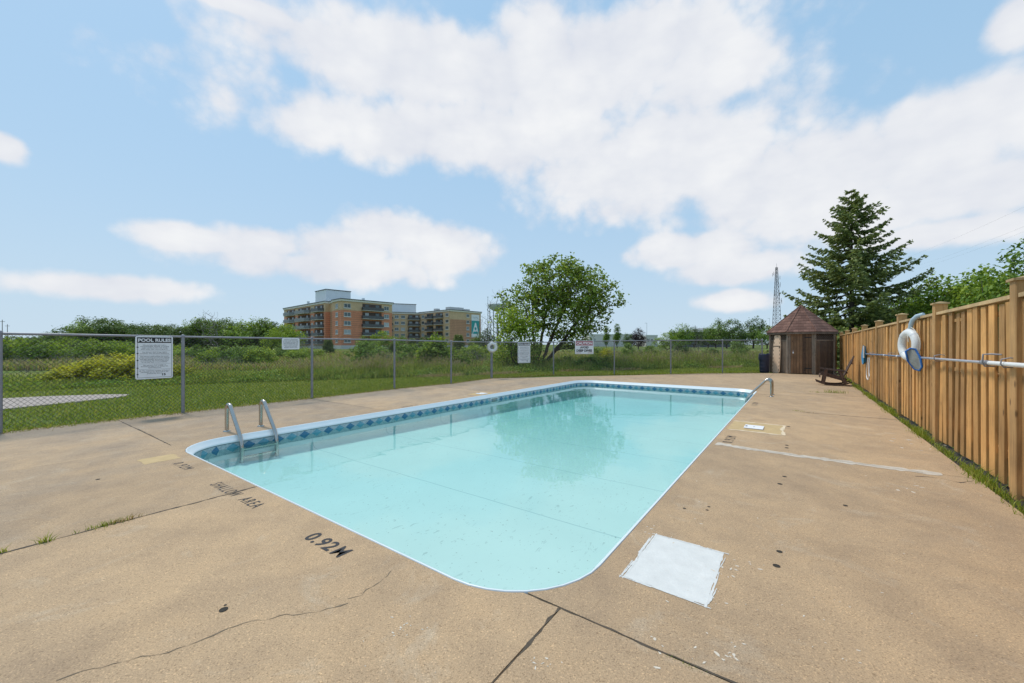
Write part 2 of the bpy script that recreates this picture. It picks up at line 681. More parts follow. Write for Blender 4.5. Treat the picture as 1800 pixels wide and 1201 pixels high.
def mat_brick(name, c, band=None):
    m, nt, out = new_mat(name)
    t = NT(nt)
    tc = t.n('ShaderNodeTexCoord')
    sep = t.n('ShaderNodeSeparateXYZ')
    t.l(tc.outputs['Object'], sep.inputs[0])
    comb = t.n('ShaderNodeCombineXYZ')
    t.l(t.m('ADD', sep.outputs[0], sep.outputs[1]), comb.inputs[0])
    t.l(sep.outputs[2], comb.inputs[1])
    br = t.n('ShaderNodeTexBrick')
    br.inputs['Scale'].default_value = 2.2
    br.inputs['Color1'].default_value = (*[x * .9 for x in c], 1)
    br.inputs['Color2'].default_value = (*[min(1, x * 1.12) for x in c], 1)
    br.inputs['Mortar'].default_value = (*[x * .75 for x in c], 1)
    br.inputs['Mortar Size'].default_value = .015
    t.l(comb.outputs[0], br.inputs['Vector'])
    col = br.outputs['Color']
    if band:
        fr = t.m('FRACT', t.m('MULTIPLY', sep.outputs[2], 1 / .725))
        col = t.mix(t.ramp(fr, [(.72, (0, 0, 0)), (.74, (1, 1, 1)), (.95, (1, 1, 1)), (.97, (0, 0, 0))]), col, band)
    col = t.mix(1.0, col, t.ramp(t.noise(tc.outputs['Object'], .4, 4), [(.3, (.9,) * 3), (.7, (1.08,) * 3)]), 'MULTIPLY')
    t.principled(out, col, .85)
    return m


def mat_ground():
    m, nt, out = new_mat('field_ground')
    t = NT(nt)
    w = t.coords('World')
    n = t.noise(w, .18, 6, .6)
    n2 = t.noise(w, 6, 5, .7)
    col = t.ramp(n, [(.3, (.08, .12, .025)), (.5, (.13, .18, .04)), (.72, (.26, .25, .09))])
    col = t.mix(1.0, col, t.ramp(n2, [(.3, (.55,) * 3), (.7, (1.25,) * 3)]), 'MULTIPLY')
    t.principled(out, col, .95, 0, t.bump(n2, .6, .05), .1)
    return m


def mat_shingle():
    m, nt, out = new_mat('roof_shingle')
    t = NT(nt)
    tc = t.n('ShaderNodeTexCoord')
    br = t.n('ShaderNodeTexBrick')
    br.inputs['Scale'].default_value = 1.0
    br.inputs['Brick Width'].default_value = .2
    br.inputs['Row Height'].default_value = .1
    br.inputs['Mortar Size'].default_value = .004
    br.inputs['Color1'].default_value = (.12, .058, .042, 1)
    br.inputs['Color2'].default_value = (.22, .115, .085, 1)
    br.inputs['Mortar'].default_value = (.06, .025, .018, 1)
    sep = t.n('ShaderNodeSeparateXYZ')
    t.l(tc.outputs['Object'], sep.inputs[0])
    comb = t.n('ShaderNodeCombineXYZ')
    t.l(sep.outputs[0], comb.inputs[0])
    t.l(t.m('MULTIPLY', sep.outputs[2], .71), comb.inputs[1])
    t.l(comb.outputs[0], br.inputs['Vector'])
    v = t.coords('Object')
    col = t.mix(1.0, br.outputs['Color'], t.ramp(t.noise(v, 30, 4, .8), [(.3, (.7,) * 3), (.7, (1.35, 1.3, 1.25))]), 'MULTIPLY')
    t.principled(out, col, .9)
    return m


M = {}
M['concrete'] = mat_concrete()
M['patch'] = simple('patch_concrete', (.58, .41, .20), .85, 0, .14, 7, .25, fine=.35)
M['paint_fleck'] = simple('worn_paint_fleck', (.66, .58, .47), .7, 0, .15, 30)
M['patch_edge'] = simple('patch_edge_mortar', (.72, .58, .40), .85, 0, .2, 9)
M['joint'] = simple('joint_dirt', (.035, .03, .022), .95, 0, .4, 20)
M['hairline'] = simple('hairline_crack', (.19, .145, .10), .95, 0, .3, 20)
M['crack'] = simple('crack_dark', (.09, .07, .05), .95, 0, .3, 20)
M['sealant'] = simple('grey_sealant', (.62, .54, .44), .8, 0, .25, 12, .2, fine=.4)
M['white_paint'] = simple('white_floor_paint', (.74, .735, .70), .6, 0, .10, 9, .25, fine=.3)
M['black_paint'] = simple('black_stencil_paint', (.022, .022, .026), .7, 0, .4, 60, fine=.3)
M['water'] = mat_water()
M['liner'] = mat_liner()
M['band'] = mat_tileband()
M['tile_dark'] = simple('diamond_navy', (.045, .18, .32), .3, 0, .35, 30)
M['tile_teal'] = simple('diamond_teal', (.12, .33, .43), .3, 0, .4, 30)
M['coping'] = simple('coping_white', (.76, .81, .83), .3, 0, .03, 3)
M['steel'] = simple('stainless_steel', (.46, .445, .41), .27, 1.0, .12, 9)
M['galv'] = simple('galvanised_steel', (.27, .27, .295), .5, .35, .15, 8)
M['wire'] = simple('chain_link_wire', (.07, .07, .072), .6, .2, .2, 4)
M['fence_wood'] = mat_wood('cedar_board', (.60, .33, .12), (.34, .165, .055), .32)
M['post_wood'] = mat_wood('cedar_post', (.56, .33, .14), (.36, .19, .075), .14, 10)
M['cap_wood'] = mat_wood('cedar_cap', (.58, .41, .22), (.40, .25, .12), .12, 10)
M['shed_wood'] = mat_wood('weathered_plank', (.16, .125, .10), (.055, .044, .037), .35, 14)
M['shed_door'] = mat_wood('stained_door_plank', (.19, .115, .068), (.055, .04, .03), .45, 14)
M['shed_post'] = mat_wood('grey_shed_post', (.24, .20, .165), (.11, .09, .075), .2, 14)
M['shingle'] = mat_shingle()
M['iron'] = simple('black_iron', (.015, .015, .016), .5, .3, .3, 10)
M['chair_wood'] = mat_wood('dark_brown_chair', (.12, .075, .058), (.05, .03, .024), .25, 14)
M['beige'] = simple('beige_plastic', (.78, .56, .39), .45, 0, .06, 4)
M['slot_shade'] = simple('dark_gap_shade', (.02, .017, .015), .9, 0, .2, 5)  # near-black colour stands in for the shade in slots and gaps
M['navy'] = simple('navy_plastic', (.012, .018, .045), .45, 0, .3, 8, .4)
M['ring_white'] = simple('ring_white', (.78, .78, .77), .45, 0, .07, 6, .08, fine=.12)
M['ring_band'] = simple('ring_strap', (.62, .64, .66), .6, 0, .1, 9)
M['rope'] = simple('white_rope', (.66, .62, .55), .8, 0, .2, 40, .4)
M['blue_plastic'] = simple('blue_plastic', (.02, .13, .42), .4, 0, .12, 5)
M['blue_net'] = simple('blue_net', (.03, .23, .45), .7, 0, .25, 18, .5)
M['pole_blue'] = simple('blue_pole', (.16, .26, .42), .35, .4, .2, 5)
M['pole_silver'] = simple('silver_pole', (.52, .55, .62), .3, .6, .12, 5)
M['pale_blue'] = simple('pale_blue_tube', (.42, .53, .60), .45, 0, .12, 7)
M['net_grey'] = simple('grey_mesh', (.30, .31, .29), .8, 0, .2, 40, .5)
M['sign_white'] = simple('sign_white', (.80, .80, .82), .45, 0, .05, 3)
M['ink'] = simple('black_ink', (.012, .012, .013), .5, 0, .1, 3)
M['ink_grey'] = simple('faded_ink', (.12, .12, .125), .6, 0, .2, 30)
M['red'] = simple('red_ink', (.36, .035, .06), .5, 0, .15, 20)
M['ground'] = mat_ground()
M['path'] = simple('path_gravel', (.44, .37, .32), .95, 0, .15, 2, .3, 'World', fine=.4)
M['brick'] = mat_brick('red_brick', (.70, .275, .155), (.47, .20, .12))
M['brick_dark'] = mat_brick('brown_brick', (.55, .29, .17), (.36, .19, .12))
M['brick_tan'] = mat_brick('tan_brick', (.64, .45, .27))
M['stone_white'] = simple('white_concrete', (.62, .60, .57), .8, 0, .06, .6)
M['cornice'] = simple('cream_cornice', (.72, .68, .6), .7, 0, .06, .6)
M['roof_edge'] = simple('grey_flashing', (.10, .11, .12), .5, .3, .1, 1)
M['penthouse'] = simple('pale_siding', (.80, .82, .84), .6, 0, .05, .7)
M['frame'] = simple('window_frame', (.60, .58, .54), .5, 0, .05, 2)
m_, nt_, out_ = new_mat('window_glass')
t_ = NT(nt_)
oi_ = t_.n('ShaderNodeObjectInfo')
t_.principled(out_, t_.ramp(oi_.outputs['Random'], [(0, (.03, .045, .05)), (.5, (.10, .14, .15)), (.75, (.25, .30, .32)), (1, (.42, .45, .46))]), .12, 0, None, .6)
M['glass'] = m_
M['railing'] = simple('grey_balcony_panel', (.10, .10, .105), .5, .2, .2, 2)
M['railing_pale'] = simple('pale_balcony_panel', (.22, .23, .235), .5, .2, .15, 2)
M['slab_edge'] = simple('balcony_slab', (.50, .47, .42), .8, 0, .1, 2)
M['recess_shade'] = simple('balcony_recess_shade', (.10, .065, .05), .8, 0, .3, 1)  # dark brown carries the shade of a balcony niche
M['teal'] = simple('banner_teal', (.03, .32, .32), .6, 0, .05, 1)
M['lattice_steel'] = simple('tower_steel', (.13, .12, .13), .6, .3, .2, 1)
M['tank'] = simple('tank_white', (.50, .52, .53), .5, 0, .06, .2)
M['bark'] = simple('bark', (.075, .058, .045), .9, 0, .35, 14, .5)
M['bark_grey'] = simple('grey_bark', (.17, .15, .135), .9, 0, .3, 14, .4)
M['leaf_main'] = foliage('leaf_main', [(0.09, 0.145, 0.028), (0.18, 0.265, 0.05), (0.28, 0.385, 0.08), (0.42, 0.49, 0.13)], .35, .12)
M['leaf_dark'] = foliage('leaf_dark', [(0.048, 0.091, 0.030), (0.091, 0.156, 0.048), (0.149, 0.228, 0.065), (0.217, 0.304, 0.098)], .25, .3)
M['leaf_mid'] = foliage('leaf_mid', [(0.076, 0.141, 0.030), (0.141, 0.240, 0.048), (0.217, 0.338, 0.069), (0.326, 0.435, 0.108)], .3, .25)
M['leaf_lime'] = foliage('leaf_lime', [(0.108, 0.184, 0.030), (0.197, 0.304, 0.044), (0.304, 0.413, 0.065), (0.413, 0.512, 0.098)], .35, .2)
M['leaf_yellow'] = foliage('leaf_yellow', [(0.174, 0.217, 0.026), (0.348, 0.369, 0.033), (0.566, 0.543, 0.044), (0.620, 0.620, 0.065)], .35, .25)
M['leaf_purple'] = foliage('leaf_purple', [(0.026, 0.017, 0.022), (0.042, 0.026, 0.034), (0.060, 0.041, 0.048)], .15, .2)
M['needle'] = foliage('needle', [(0.085, 0.12, 0.05), (0.16, 0.21, 0.085), (0.26, 0.315, 0.12), (0.40, 0.43, 0.19)], .25, .1)
M['lawn'] = foliage('lawn_blade', [(0.13, 0.18, 0.022), (0.22, 0.29, 0.035), (0.32, 0.385, 0.05), (0.52, 0.48, 0.16)], .3, 0)
M['weed'] = foliage('weed_blade', [(0.13, 0.18, 0.035), (0.24, 0.31, 0.06), (0.36, 0.42, 0.09), (0.55, 0.50, 0.20)], .3, 0)
M['seed'] = foliage('seed_head', [(0.250, 0.188, 0.106), (0.375, 0.294, 0.175), (0.500, 0.413, 0.263)], .25, 0)
M['dry'] = foliage('dry_grass', [(0.300, 0.213, 0.106), (0.450, 0.338, 0.188), (0.575, 0.463, 0.275)], .25, 0)
M['twig'] = simple('grey_twig', (.20, .175, .15), .9, 0, .25, 5)

# ================================================================== GROUND, DECK, POOL
RZ = -TH


def build_ground():
    R = 4000
    ins = [P(-9, -3), P(1, -3), P(1, 15), P(-9, 15)]
    outs = [P(-R, -R), P(R, -R), P(R, R), P(-R, R)]
    V = [(p.x, p.y, -.04) for p in ins + outs]
    F = [(i, 4 + i, 4 + (i + 1) % 4, (i + 1) % 4) for i in range(4)]
    F = [f[::-1] for f in F]
    me = bpy.data.meshes.new('field')
    me.from_pydata(V, [], F)
    me.materials.append(M['ground'])
    me.update()
    bm = bmesh.new()
    bm.from_mesh(me)
    bmesh.ops.recalc_face_normals(bm, faces=bm.faces)
    if bm.faces[0].normal.z < 0:
        bmesh.ops.reverse_faces(bm, faces=bm.faces)
    bm.to_mesh(me)
    bm.free()
    tag(link('field', me), kind='structure')


build_ground()

PA0, PA1, PB0, PB1, PR = -7.08, -1.016, 1.717, 14.5, .66
FENCE_POSTS = [(-10.75, 2.65, 0.02), (-9.42, 4.47, 0.02), (-8.09, 6.29, .016), (-6.75, 8.17, .0), (-5.2, 10.35, -.008), (-3.7, 12.53, -.014), (-2.18, 14.27, -.05),
               (-.85, 16.6, -.06), (1.93, 18.5, -.045), (4.83, 18.8, .02), (7.56, 18.96, .04), (10.36, 19.6, .06), (12.72, 20.25, .06)]


def clip_half(poly, p, d):
    """keep the part of an XY polygon to the right of the line p + t d"""
    out = []
    n = len(poly)

    def side(q):
        return (q[0] - p[0]) * d[1] - (q[1] - p[1]) * d[0]
    for i in range(n):
        a, b = poly[i], poly[(i + 1) % n]
        sa, sb = side(a), side(b)
        if sa >= 0:
            out.append(a)
        if sa * sb < 0:
            t = sa / (sa - sb)
            out.append((a[0] + (b[0] - a[0]) * t, a[1] + (b[1] - a[1]) * t))
    return out


def build_deck():
    root = thing('pool_deck', (0, 0, 0), RZ, kind='structure')
    g = .005
    r = PR
    ca0, ca1, cb0, cb1 = PA0 + r, PA1 - r, PB0 + r, PB1 - r
    jb = 1.87
    ph = math.asin((cb0 - jb) / r)
    polys = []
    L, NEAR, FAR, RIGHT = -10.33, -4.5, 24.2, 1.50
    rect = lambda a0, a1, b0, b1: [(a0 + g, b0 + g), (a1 - g, b0 + g), (a1 - g, b1 - g), (a0 + g, b1 - g)]
    polys.append(rect(L, PA0, NEAR, PB0))
    # near strip, with the corner fillets of the pool cut out of it
    polys.append([(PA0 + g, NEAR), (-4.34 - g, NEAR), (-4.34 - g, PB0), *arc(ca0, cb0, r, -pi / 2, -pi, 10), (PA0 + g, cb0)][:-1])
    polys.append([(-4.34 + g, NEAR), (-1.03 - g, NEAR), (-1.03 - g, jb - g), *arc(ca1, cb0, r, -ph - .02, -pi / 2, 8), (-4.34 + g, PB0)])
    polys.append(rect(-1.03, RIGHT, NEAR, jb))
    polys.append([(ca1 + r * math.cos(ph) + .012, jb + g), (RIGHT, jb + g), (RIGHT, 6.2 - g), (PA1, 6.2 - g), (PA1, cb0), *arc(ca1, cb0, r, 0, -ph + .02, 5)[1:]])
    for b0, b1 in ((6.2, 10.2), (10.2, 14.1), (14.1, 18.2), (18.2, 21.4), (21.4, FAR + 2)):
        polys.append(rect(PA1 - g if b0 < 14 else PA1, RIGHT if b0 < 20 else 1.58, b0, b1))
    for b0, b1 in ((PB0, 5.3), (5.3, 9.3), (9.3, 13.3), (13.3, 17.5)):
        polys.append(rect(L, PA0 + (g if b0 < 13 else 0), b0, b1))
    polys.append([(-4.2 + g, PB1), (ca1, PB1), *arc(ca1, cb1, r, pi / 2, 0, 10), (PA1 - g, FAR), (-4.2 + g, FAR)])
    polys.append([(PA0 + g, FAR), (PA0 + g, cb1), *arc(ca0, cb1, r, pi, pi / 2, 10), (-4.2 - g, PB1), (-4.2 - g, FAR)])
    ab = lambda q: (q[0] * VX + q[1] * VY, q[0] * UX + q[1] * UY)
    lines = []
    for i, j in ((7, 8), (8, 9), (9, 10), (10, 11), (11, 12)):
        p, q = ab(FENCE_POSTS[i]), ab(FENCE_POSTS[j])
        lines.append((p, (q[0] - p[0], q[1] - p[1])))
    rr = random.Random(3)
    for poly in polys:
        for p, d in (lines[0], lines[1], lines[4]):
            poly = clip_half(poly, p, d)
        if len(poly) < 3:
            continue
        cx = sum(p[0] for p in poly) / len(poly)
        cy = sum(p[1] for p in poly) / len(poly)
        mb = MB()
        dz = rr.uniform(-.0006, .0006)
        loc = [(x - cx, y - cy) for x, y in poly]
        area = sum(loc[i][0] * loc[(i + 1) % len(loc)][1] - loc[(i + 1) % len(loc)][0] * loc[i][1] for i in range(len(loc)))
        if area < 0:
            loc = loc[::-1]
        mb.prism(loc, -.11, dz)
        mb.build('slab', M['concrete'], root, (cx, cy, 0))

    def ribbon(name, pts, w, z, mat, jit=0.0, wj=0.0, step=None, rnd=random.Random(5)):
        pts = [Vector((p[0], p[1], 0)) for p in pts]
        if step:
            fine = []
            for p, q in zip(pts, pts[1:]):
                k = max(1, int((q - p).length / step))
                fine += [p.lerp(q, i / k) for i in range(k)]
            pts = fine + [pts[-1]]
        vs, fs = [], []
        drift = 0
        for i, p in enumerate(pts):
            t = (pts[min(i + 1, len(pts) - 1)] - pts[max(i - 1, 0)]).normalized()
            nn = Vector((-t.y, t.x, 0))
            drift = drift * .85 + rnd.gauss(0, jit)
            ww = w * max(.15, 1 + rnd.gauss(0, wj))
            c = p + nn * drift
            vs += [(c + nn * ww / 2 + Vector((0, 0, z))), (c - nn * ww / 2 + Vector((0, 0, z)))]
        for i in range(len(pts) - 1):
            fs.append((2 * i, 2 * i + 1, 2 * i + 3, 2 * i + 2))
        mb = MB().add(vs, fs)
        return mb.build(name, mat, root)
    # dirt lying in the joints
    for a0, b0, a1, b1 in ((PA0, NEAR, PA0, PB0), (-4.34, NEAR, -4.34, PB0 - .003), (-1.03, NEAR, -1.03, 1.87), (-1.24, 1.87, RIGHT, 1.87), (-4.2, PB1 + .003, -4.2, 18.5), (PA1, PB1, PA1, 22),
                           (PA1, 10.2, RIGHT, 10.2), (PA1, 6.2, RIGHT, 6.2), (PA1, 14.1, RIGHT, 14.1), (PA1, 18.2, RIGHT, 18.2), (PA1, 21.4, RIGHT, 21.4), (L, PB0, PA0, PB0), (L, 5.3, PA0, 5.3), (L, 9.3, PA0, 9.3),
                           (L, 13.3, PA0, 13.3), (PA0, 13.9, PA0, 17.5)):
        ribbon('joint_filler', [(a0, b0), (a1, b1)], .025, -.014, M['joint'])
    # spalled, dirty joint edges that read as ragged dark lines
    for a0, b0, a1, b1, w in ((-4.34, 1.70, -4.34, -.9, .014), (-1.03, 1.86, -1.03, .4, .011), (-1.2, 1.87, 1.3, 1.87, .010), (.1, 10.2, 1.45, 10.2, .016), (-9.9, 5.3, -7.6, 5.3, .014), (-9.9, 1.72, -7.3, 1.72, .012), (.2, 14.1, 1.2, 14.1, .02)):
        ribbon('spalled_edge', [(a0, b0), (a1, b1)], w, .0016, M['crack'], .003, .6, .05)
    # hairline cracks
    rc = random.Random(9)
    cr = [[(100, 1195), (215, 1165), (330, 1130), (415, 1098), (480, 1084), (560, 1070), (612, 1058)],
          [(0, 640 + 200), (60, 830), (187, 805)], [(640, 716), (700, 722), (760, 722)]]
    for c in cr[:1]:
        ribbon('crack', [AB(*p) for p in c], .0032, .0016, M['hairline'], .008, .8, .03, rc)
    ribbon('crack', [AB(690, 1003), AB(640, 1050), AB(612, 1058)], .0025, .0016, M['hairline'], .008, .9, .03, rc)
    ribbon('crack', [AB(1610, 838), AB(1650, 842), AB(1690, 850), AB(1715, 846)], .009, .0016, M['crack'], .01, .7, .05, rc)
    # grey sealant smeared over the joint right of the pool
    ribbon('sealant_strip', [(PA1 + .06, 6.24), (-.55, 6.2), (0, 6.19), (.5, 6.19), (1.0, 6.18), (1.25, 6.17)], .135, .0022, M['sealant'], .008, .25, .04, rc)
    ribbon('sealant_crack', [(-.6, 6.2), (0, 6.19), (.6, 6.19), (1.1, 6.18)], .006, .0030, M['hairline'], .004, .7, .05, rc)

    def rough_rect(name, a0, a1, b0, b1, z, mat, j=.006, step=.04):
        pts = []
        for (x0, y0), (x1, y1) in zip(((a0, b0), (a1, b0), (a1, b1), (a0, b1)), ((a1, b0), (a1, b1), (a0, b1), (a0, b0))):
            k = max(2, int(math.hypot(x1 - x0, y1 - y0) / step))
            for i in range(k):
                f = i / k
                pts.append((x0 + (x1 - x0) * f + rc.gauss(0, j), y0 + (y1 - y0) * f + rc.gauss(0, j)))
        cx, cy = (a0 + a1) / 2, (b0 + b1) / 2
        return MB().prism([(x - cx, y - cy) for x, y in pts], -.02, 0).build(name, mat, root, (cx, cy, z))
    rough_rect('concrete_patch', -.97, -.22, 7.46, 8.31, .0014, M['patch'])
    rough_rect('concrete_patch', -6.51, -6.2, 1.26, 1.60, .0014, M['patch'])
    rough_rect('concrete_patch', -7.6, -7.12, 8.35, 9.0, .0014, M['patch'])
    ribbon('patch_edge', [(-.97, 8.33), (-.22, 8.31), (-.2, 7.46), (-.95, 7.44)], .05, .0024, M['patch_edge'], .006, .35, .05, rc)
    # painted square with brushed edges
    rough_rect('painted_square', -.86, -.405, 2.345, 3.0, .0016, M['white_paint'], .0035, .05)
    for k in range(34):
        s = rc.randrange(4)
        f = rc.random()
        a = (-.86 + .455 * f) if s < 2 else (-.865 if s == 2 else -.40)
        b = (2.345 + .655 * f) if s >= 2 else (2.34 if s == 0 else 3.005)
        ln = rc.uniform(.10, .34)
        if s < 2:
            ribbon('brush_stroke', [(max(-.885, a - ln / 2), b + rc.gauss(0, .006)), (min(-.38, a + ln / 2), b + rc.gauss(0, .008))], rc.uniform(.004, .010), .0021 + .00002 * k, M['white_paint'], .0006, .3, .02, rc)
        else:
            ribbon('brush_stroke', [(a + rc.gauss(0, .006), max(2.32, b - ln / 2)), (a + rc.gauss(0, .008), min(3.02, b + ln / 2))], rc.uniform(.004, .010), .0021 + .00002 * k, M['white_paint'], .0006, .3, .02, rc)
    # drips and spots of white paint
    spots = MB()
    cl = [(1290, 1000, 26, 14, .012), (1230, 905, 50, 14, .010), (1150, 930, 30, 7, .010), (710, 1105, 16, 16, .008), (960, 1165, 14, 9, .011), (1205, 1140, 40, 14, .012), (1275, 1150, 12, 6, .018), (1580, 777, 22, 9, .025),
          (1590, 853, 26, 8, .022), (1655, 790, 20, 4, .02), (1700, 870, 40, 5, .012), (1420, 1060, 120, 16, .006), (1500, 760, 70, 8, .008), (1380, 800, 100, 8, .006), (1400, 1120, 90, 10, .008), (830, 1150, 200, 9, .005), (1500, 1000, 150, 10, .006), (1235, 1045, 30, 10, .009)]
    for px, py, sp, n, rad in cl:
        for k in range(n):
            a, b = AB(px + rc.gauss(0, sp), py + rc.gauss(0, sp * .42))
            if PA0 - .1 < a < PA1 + .05 and PB0 - .05 < b < PB1 + .1:
                continue
            q = rad * rc.uniform(.15, .85)
            th = rc.random() * pi
            ring = []
            for i in range(9):
                t = 2 * pi * i / 9
                rr_ = q * rc.uniform(.5, 1.25)
                x, y = rr_ * math.cos(t) * 1.5, rr_ * math.sin(t) * .7
                ring.append((a + x * math.cos(th) - y * math.sin(th), b + x * math.sin(th) + y * math.cos(th)))
            spots.prism(ring, -.004, .0016 + .0004 * rc.random())
    tag(spots.build('paint_spots', M['paint_fleck'], root), kind='stuff')
    # drilled anchor holes
    hm = None
    for px, py, rd in ((393, 1072, .021), (396, 1064, .007), (1370, 970, .018), (1365, 995, .021), (1379, 838, .02), (1371, 851, .022), (1486, 889, .018), (1386, 750, .026), (1383, 783, .022), (1383, 787.5, .022), (1203, 894, .014), (1246, 891, .012), (1243, 897, .012), (172, 843, .018)):
        a, b = AB(px, py)
        mb = MB().prism([(rd * math.cos(t * pi / 6), rd * math.sin(t * pi / 6)) for t in range(12)], 0, .002)
        mb.build('anchor_hole', M['crack'] if rd < .015 else M['joint'], root, (a, b, .0004))
    # stencilled lettering
    bodies = {}

    def stencil(body, w, h, a, b, rot, bold=.0, space=1.22):
        me = text_mesh(body, w, h, bold, M['black_paint'], 'stencil_lettering', space=space)
        link('stencil_lettering', me, root, (a, b, .0018), (0, 0, rot))
    stencil('0.92', .32, .12, -2.755, 1.508, 0, .022, 1.12)
    stencil('M', .10, .118, -2.51, 1.508, 0, .008)
    stencil('SHALLOW', .55, .105, -4.505, 1.51, 0, .0, 1.3)
    stencil('AREA', .32, .105, -3.945, 1.515, 0, .004, 1.3)
    stencil('0.92M', .40, .10, -5.77, 1.51, 0, .0, 1.35)
    stencil('0.92M', .5, .13, -.835, 6.66, pi / 2, .0, 1.45)
    stencil('1.22M', .6, .11, -.85, 10.95, pi / 2, .0, 1.5)
    stencil('0.92M', .45, .10, -7.20, 6.0, -pi / 2, .0, 1.5)
    return root


DECK = build_deck()


def rrect(d, n=9):
    r = PR - d
    a0, a1, b0, b1 = PA0 + d + r, PA1 - d - r, PB0 + d + r, PB1 - d - r
    pts = []
    for cx, cy, s in ((a1, b0, -pi / 2), (a1, b1, 0), (a0, b1, pi / 2), (a0, b0, pi)):
        pts += arc(cx, cy, r, s, s + pi / 2, n)
    return pts


def build_pool():
    ac, bc = (PA0 + PA1) / 2, (PB0 + PB1) / 2
    c = P(ac, bc)
    root = thing('swimming_pool', c, RZ, 'rectangular outdoor swimming pool with rounded corners, pale blue liner and white rim', 'swimming pool')

    def ring(d, z, n=9):
        return [Vector((a - ac, b - bc, z(b) if callable(z) else z)) for a, b in rrect(d, n)]
    zf = lambda b: -.40 - .22 * (b - PB0) / (PB1 - PB0)
    mb = MB()
    mb.rings([ring(.074, -.08), ring(.074, lambda b: zf(b) + .14), ring(.10, lambda b: zf(b) + .05), ring(.16, lambda b: zf(b) + .012), ring(.26, zf)])
    last = ring(.26, zf)
    mb.add(last, [tuple(range(len(last)))])
    mb.build('liner', M['liner'], root)
    cp = MB()
    prof = [(.012, -.09), (.006, -.02), (.006, .002), (.010, .004), (.016, .003), (.022, -.005), (.036, -.024), (.058, -.05), (.076, -.068), (.086, -.080), (.086, -.090), (.078, -.094)]
    cp.rings([ring(d, z) for d, z in prof])
    cp.build('coping', M['coping'], root)
    tb = MB().rings([ring(.0768, -.088), ring(.0768, -.262)])
    tb.build('tile_band', M['band'], root)
    # diamonds printed proud on the band
    path = rrect(.0785, 12)
    dm = {}
    for key in ('tile_dark', 'tile_teal'):
        s, h = .094, .066
        vs = [(-s, 0, 0), (0, 0, -h), (s, 0, 0), (0, 0, h), (0, -.004, 0)]
        fs = [(0, 1, 4), (1, 2, 4), (2, 3, 4), (3, 0, 4)]
        dm[key] = MB().add(vs, fs).mesh('diamond_tile', M[key])
    pts = [Vector((a, b, 0)) for a, b in path]
    tot, i_, k = 0, 0, 0
    nxt = .12
    rr = random.Random(2)
    for i in range(len(pts)):
        p, q = pts[i], pts[(i + 1) % len(pts)]
        seg = (q - p).length
        while seg > 1e-6 and nxt <= tot + seg:
            f = (nxt - tot) / seg
            x = p.lerp(q, f)
            t = (q - p).normalized()
            # inside of the wall (path runs counter-clockwise, inside is on the left)
            o = link('diamond_tile', dm['tile_dark' if k % 2 == 0 else 'tile_teal'], root, (x.x - ac, x.y - bc, -.170), (0, 0, math.atan2(t.y, t.x) + pi))
            nxt += .2175
            k += 1
        tot += seg
    # skimmer mouths in the left wall
    for b in (8.85, ):
        sk = MB()
        x = PA0 + .078 - ac
        for (y0, y1, z0, z1) in ((-.17, .17, -.115, -.1), (-.17, .17, -.235, -.22), (-.17, -.15, -.22, -.115), (.15, .17, -.22, -.115)):
            sk.box(x - .004, x + .012, b - bc + y0, b - bc + y1, z0, z1)
        s = sk.build('skimmer_mouth', M['sign_white'], root)
        MB().box(x - .003, x + .003, b - bc - .15, b - bc + .15, -.22, -.115).build('opening', M['net_grey'], s)
    # return fitting
    w = MB()
    wr = ring(.0790, -.172)
    w.add(wr, [tuple(range(len(wr)))])
    wo = w.build('water', M['water'], None, c, (0, 0, RZ))
    tag(wo, kind='structure')
    return root


build_pool()


def ladder(a_sign, a_edge, b0, b1, label, inside=True):
    """pool ladder: two bent rails standing on the deck and three treads under water"""
    s = a_sign
    c = P(a_edge - s * .42, (b0 + b1) / 2)
    rz = RZ if s > 0 else RZ + pi
    root = thing('pool_ladder', c, rz, label, 'pool ladder', 'pool ladders on the deck edge')
    hw = (b1 - b0) / 2
    for y in (-hw, hw):
        pts = [(0, y, 0), (0, y, .30)]
        # bow of the rail, then the long slope down into the water
        for i in range(9):
            t = pi - (pi - .72) * i / 8
            pts.append((.085 + .085 * math.cos(t), y, .355 + .085 * math.sin(t)))
        pts += [(.30, y, .235), (.42, y, .105), (.52, y, -.01), (.565, y, -.085), (.585, y, -.17), (.59, y, -.25), (.59, y, -.45)]
        r = MB().tube(pts, .029, 12).build('rail', M['steel'], root)
        e = MB()
        e.tube([(0, y, 0), (0, y, .008), (0, y, .020), (0, y, .024)], [.055, .055, .035, .024], 16)
        e.build('escutcheon', M['steel'], r)
    for z in (-.215, -.34):
        MB().box(.565, .615, -hw, hw, z, z + .022).build('tread', M['steel'], root)


ladder(1, PA0 + .01, 2.52, 3.02, 'stainless steel pool ladder with two bent rails at the left corner by the lettering')
ladder(-1, PA1 - .01, 12.75, 13.25, 'stainless steel pool ladder rails on the right edge near the far corner')

for a0, a1, b0, b1, lb in ((-.755, -.48, 7.67, 7.98, 'small white rectangular skimmer cover in the tan concrete patch right of the pool'), (-7.45, -7.2, 8.55, 8.82, 'small white skimmer cover on the deck left of the pool')):
    cx, cy = (a0 + a1) / 2, (b0 + b1) / 2
    t = thing('skimmer_cover', P(cx, cy, .005), RZ, lb, 'skimmer cover', 'skimmer covers set in the deck')
    ha, hb = (a1 - a0) / 2, (b1 - b0) / 2
    bevel(MB().box(-ha, ha, -hb, hb, 0, .012).build('lid_plate', M['sign_white'], t), .003)
    MB().cyl(0, 0, .0125, .0155, .012, 10).build('lid_screw', M['galv'], t)
    MB().box(-ha * .9, -ha * .7, -hb * .2, hb * .2, .0125, .0150).build('finger_slot', M['slot_shade'], t)

# ================================================================== CHAIN-LINK FENCE
FH = 1.56


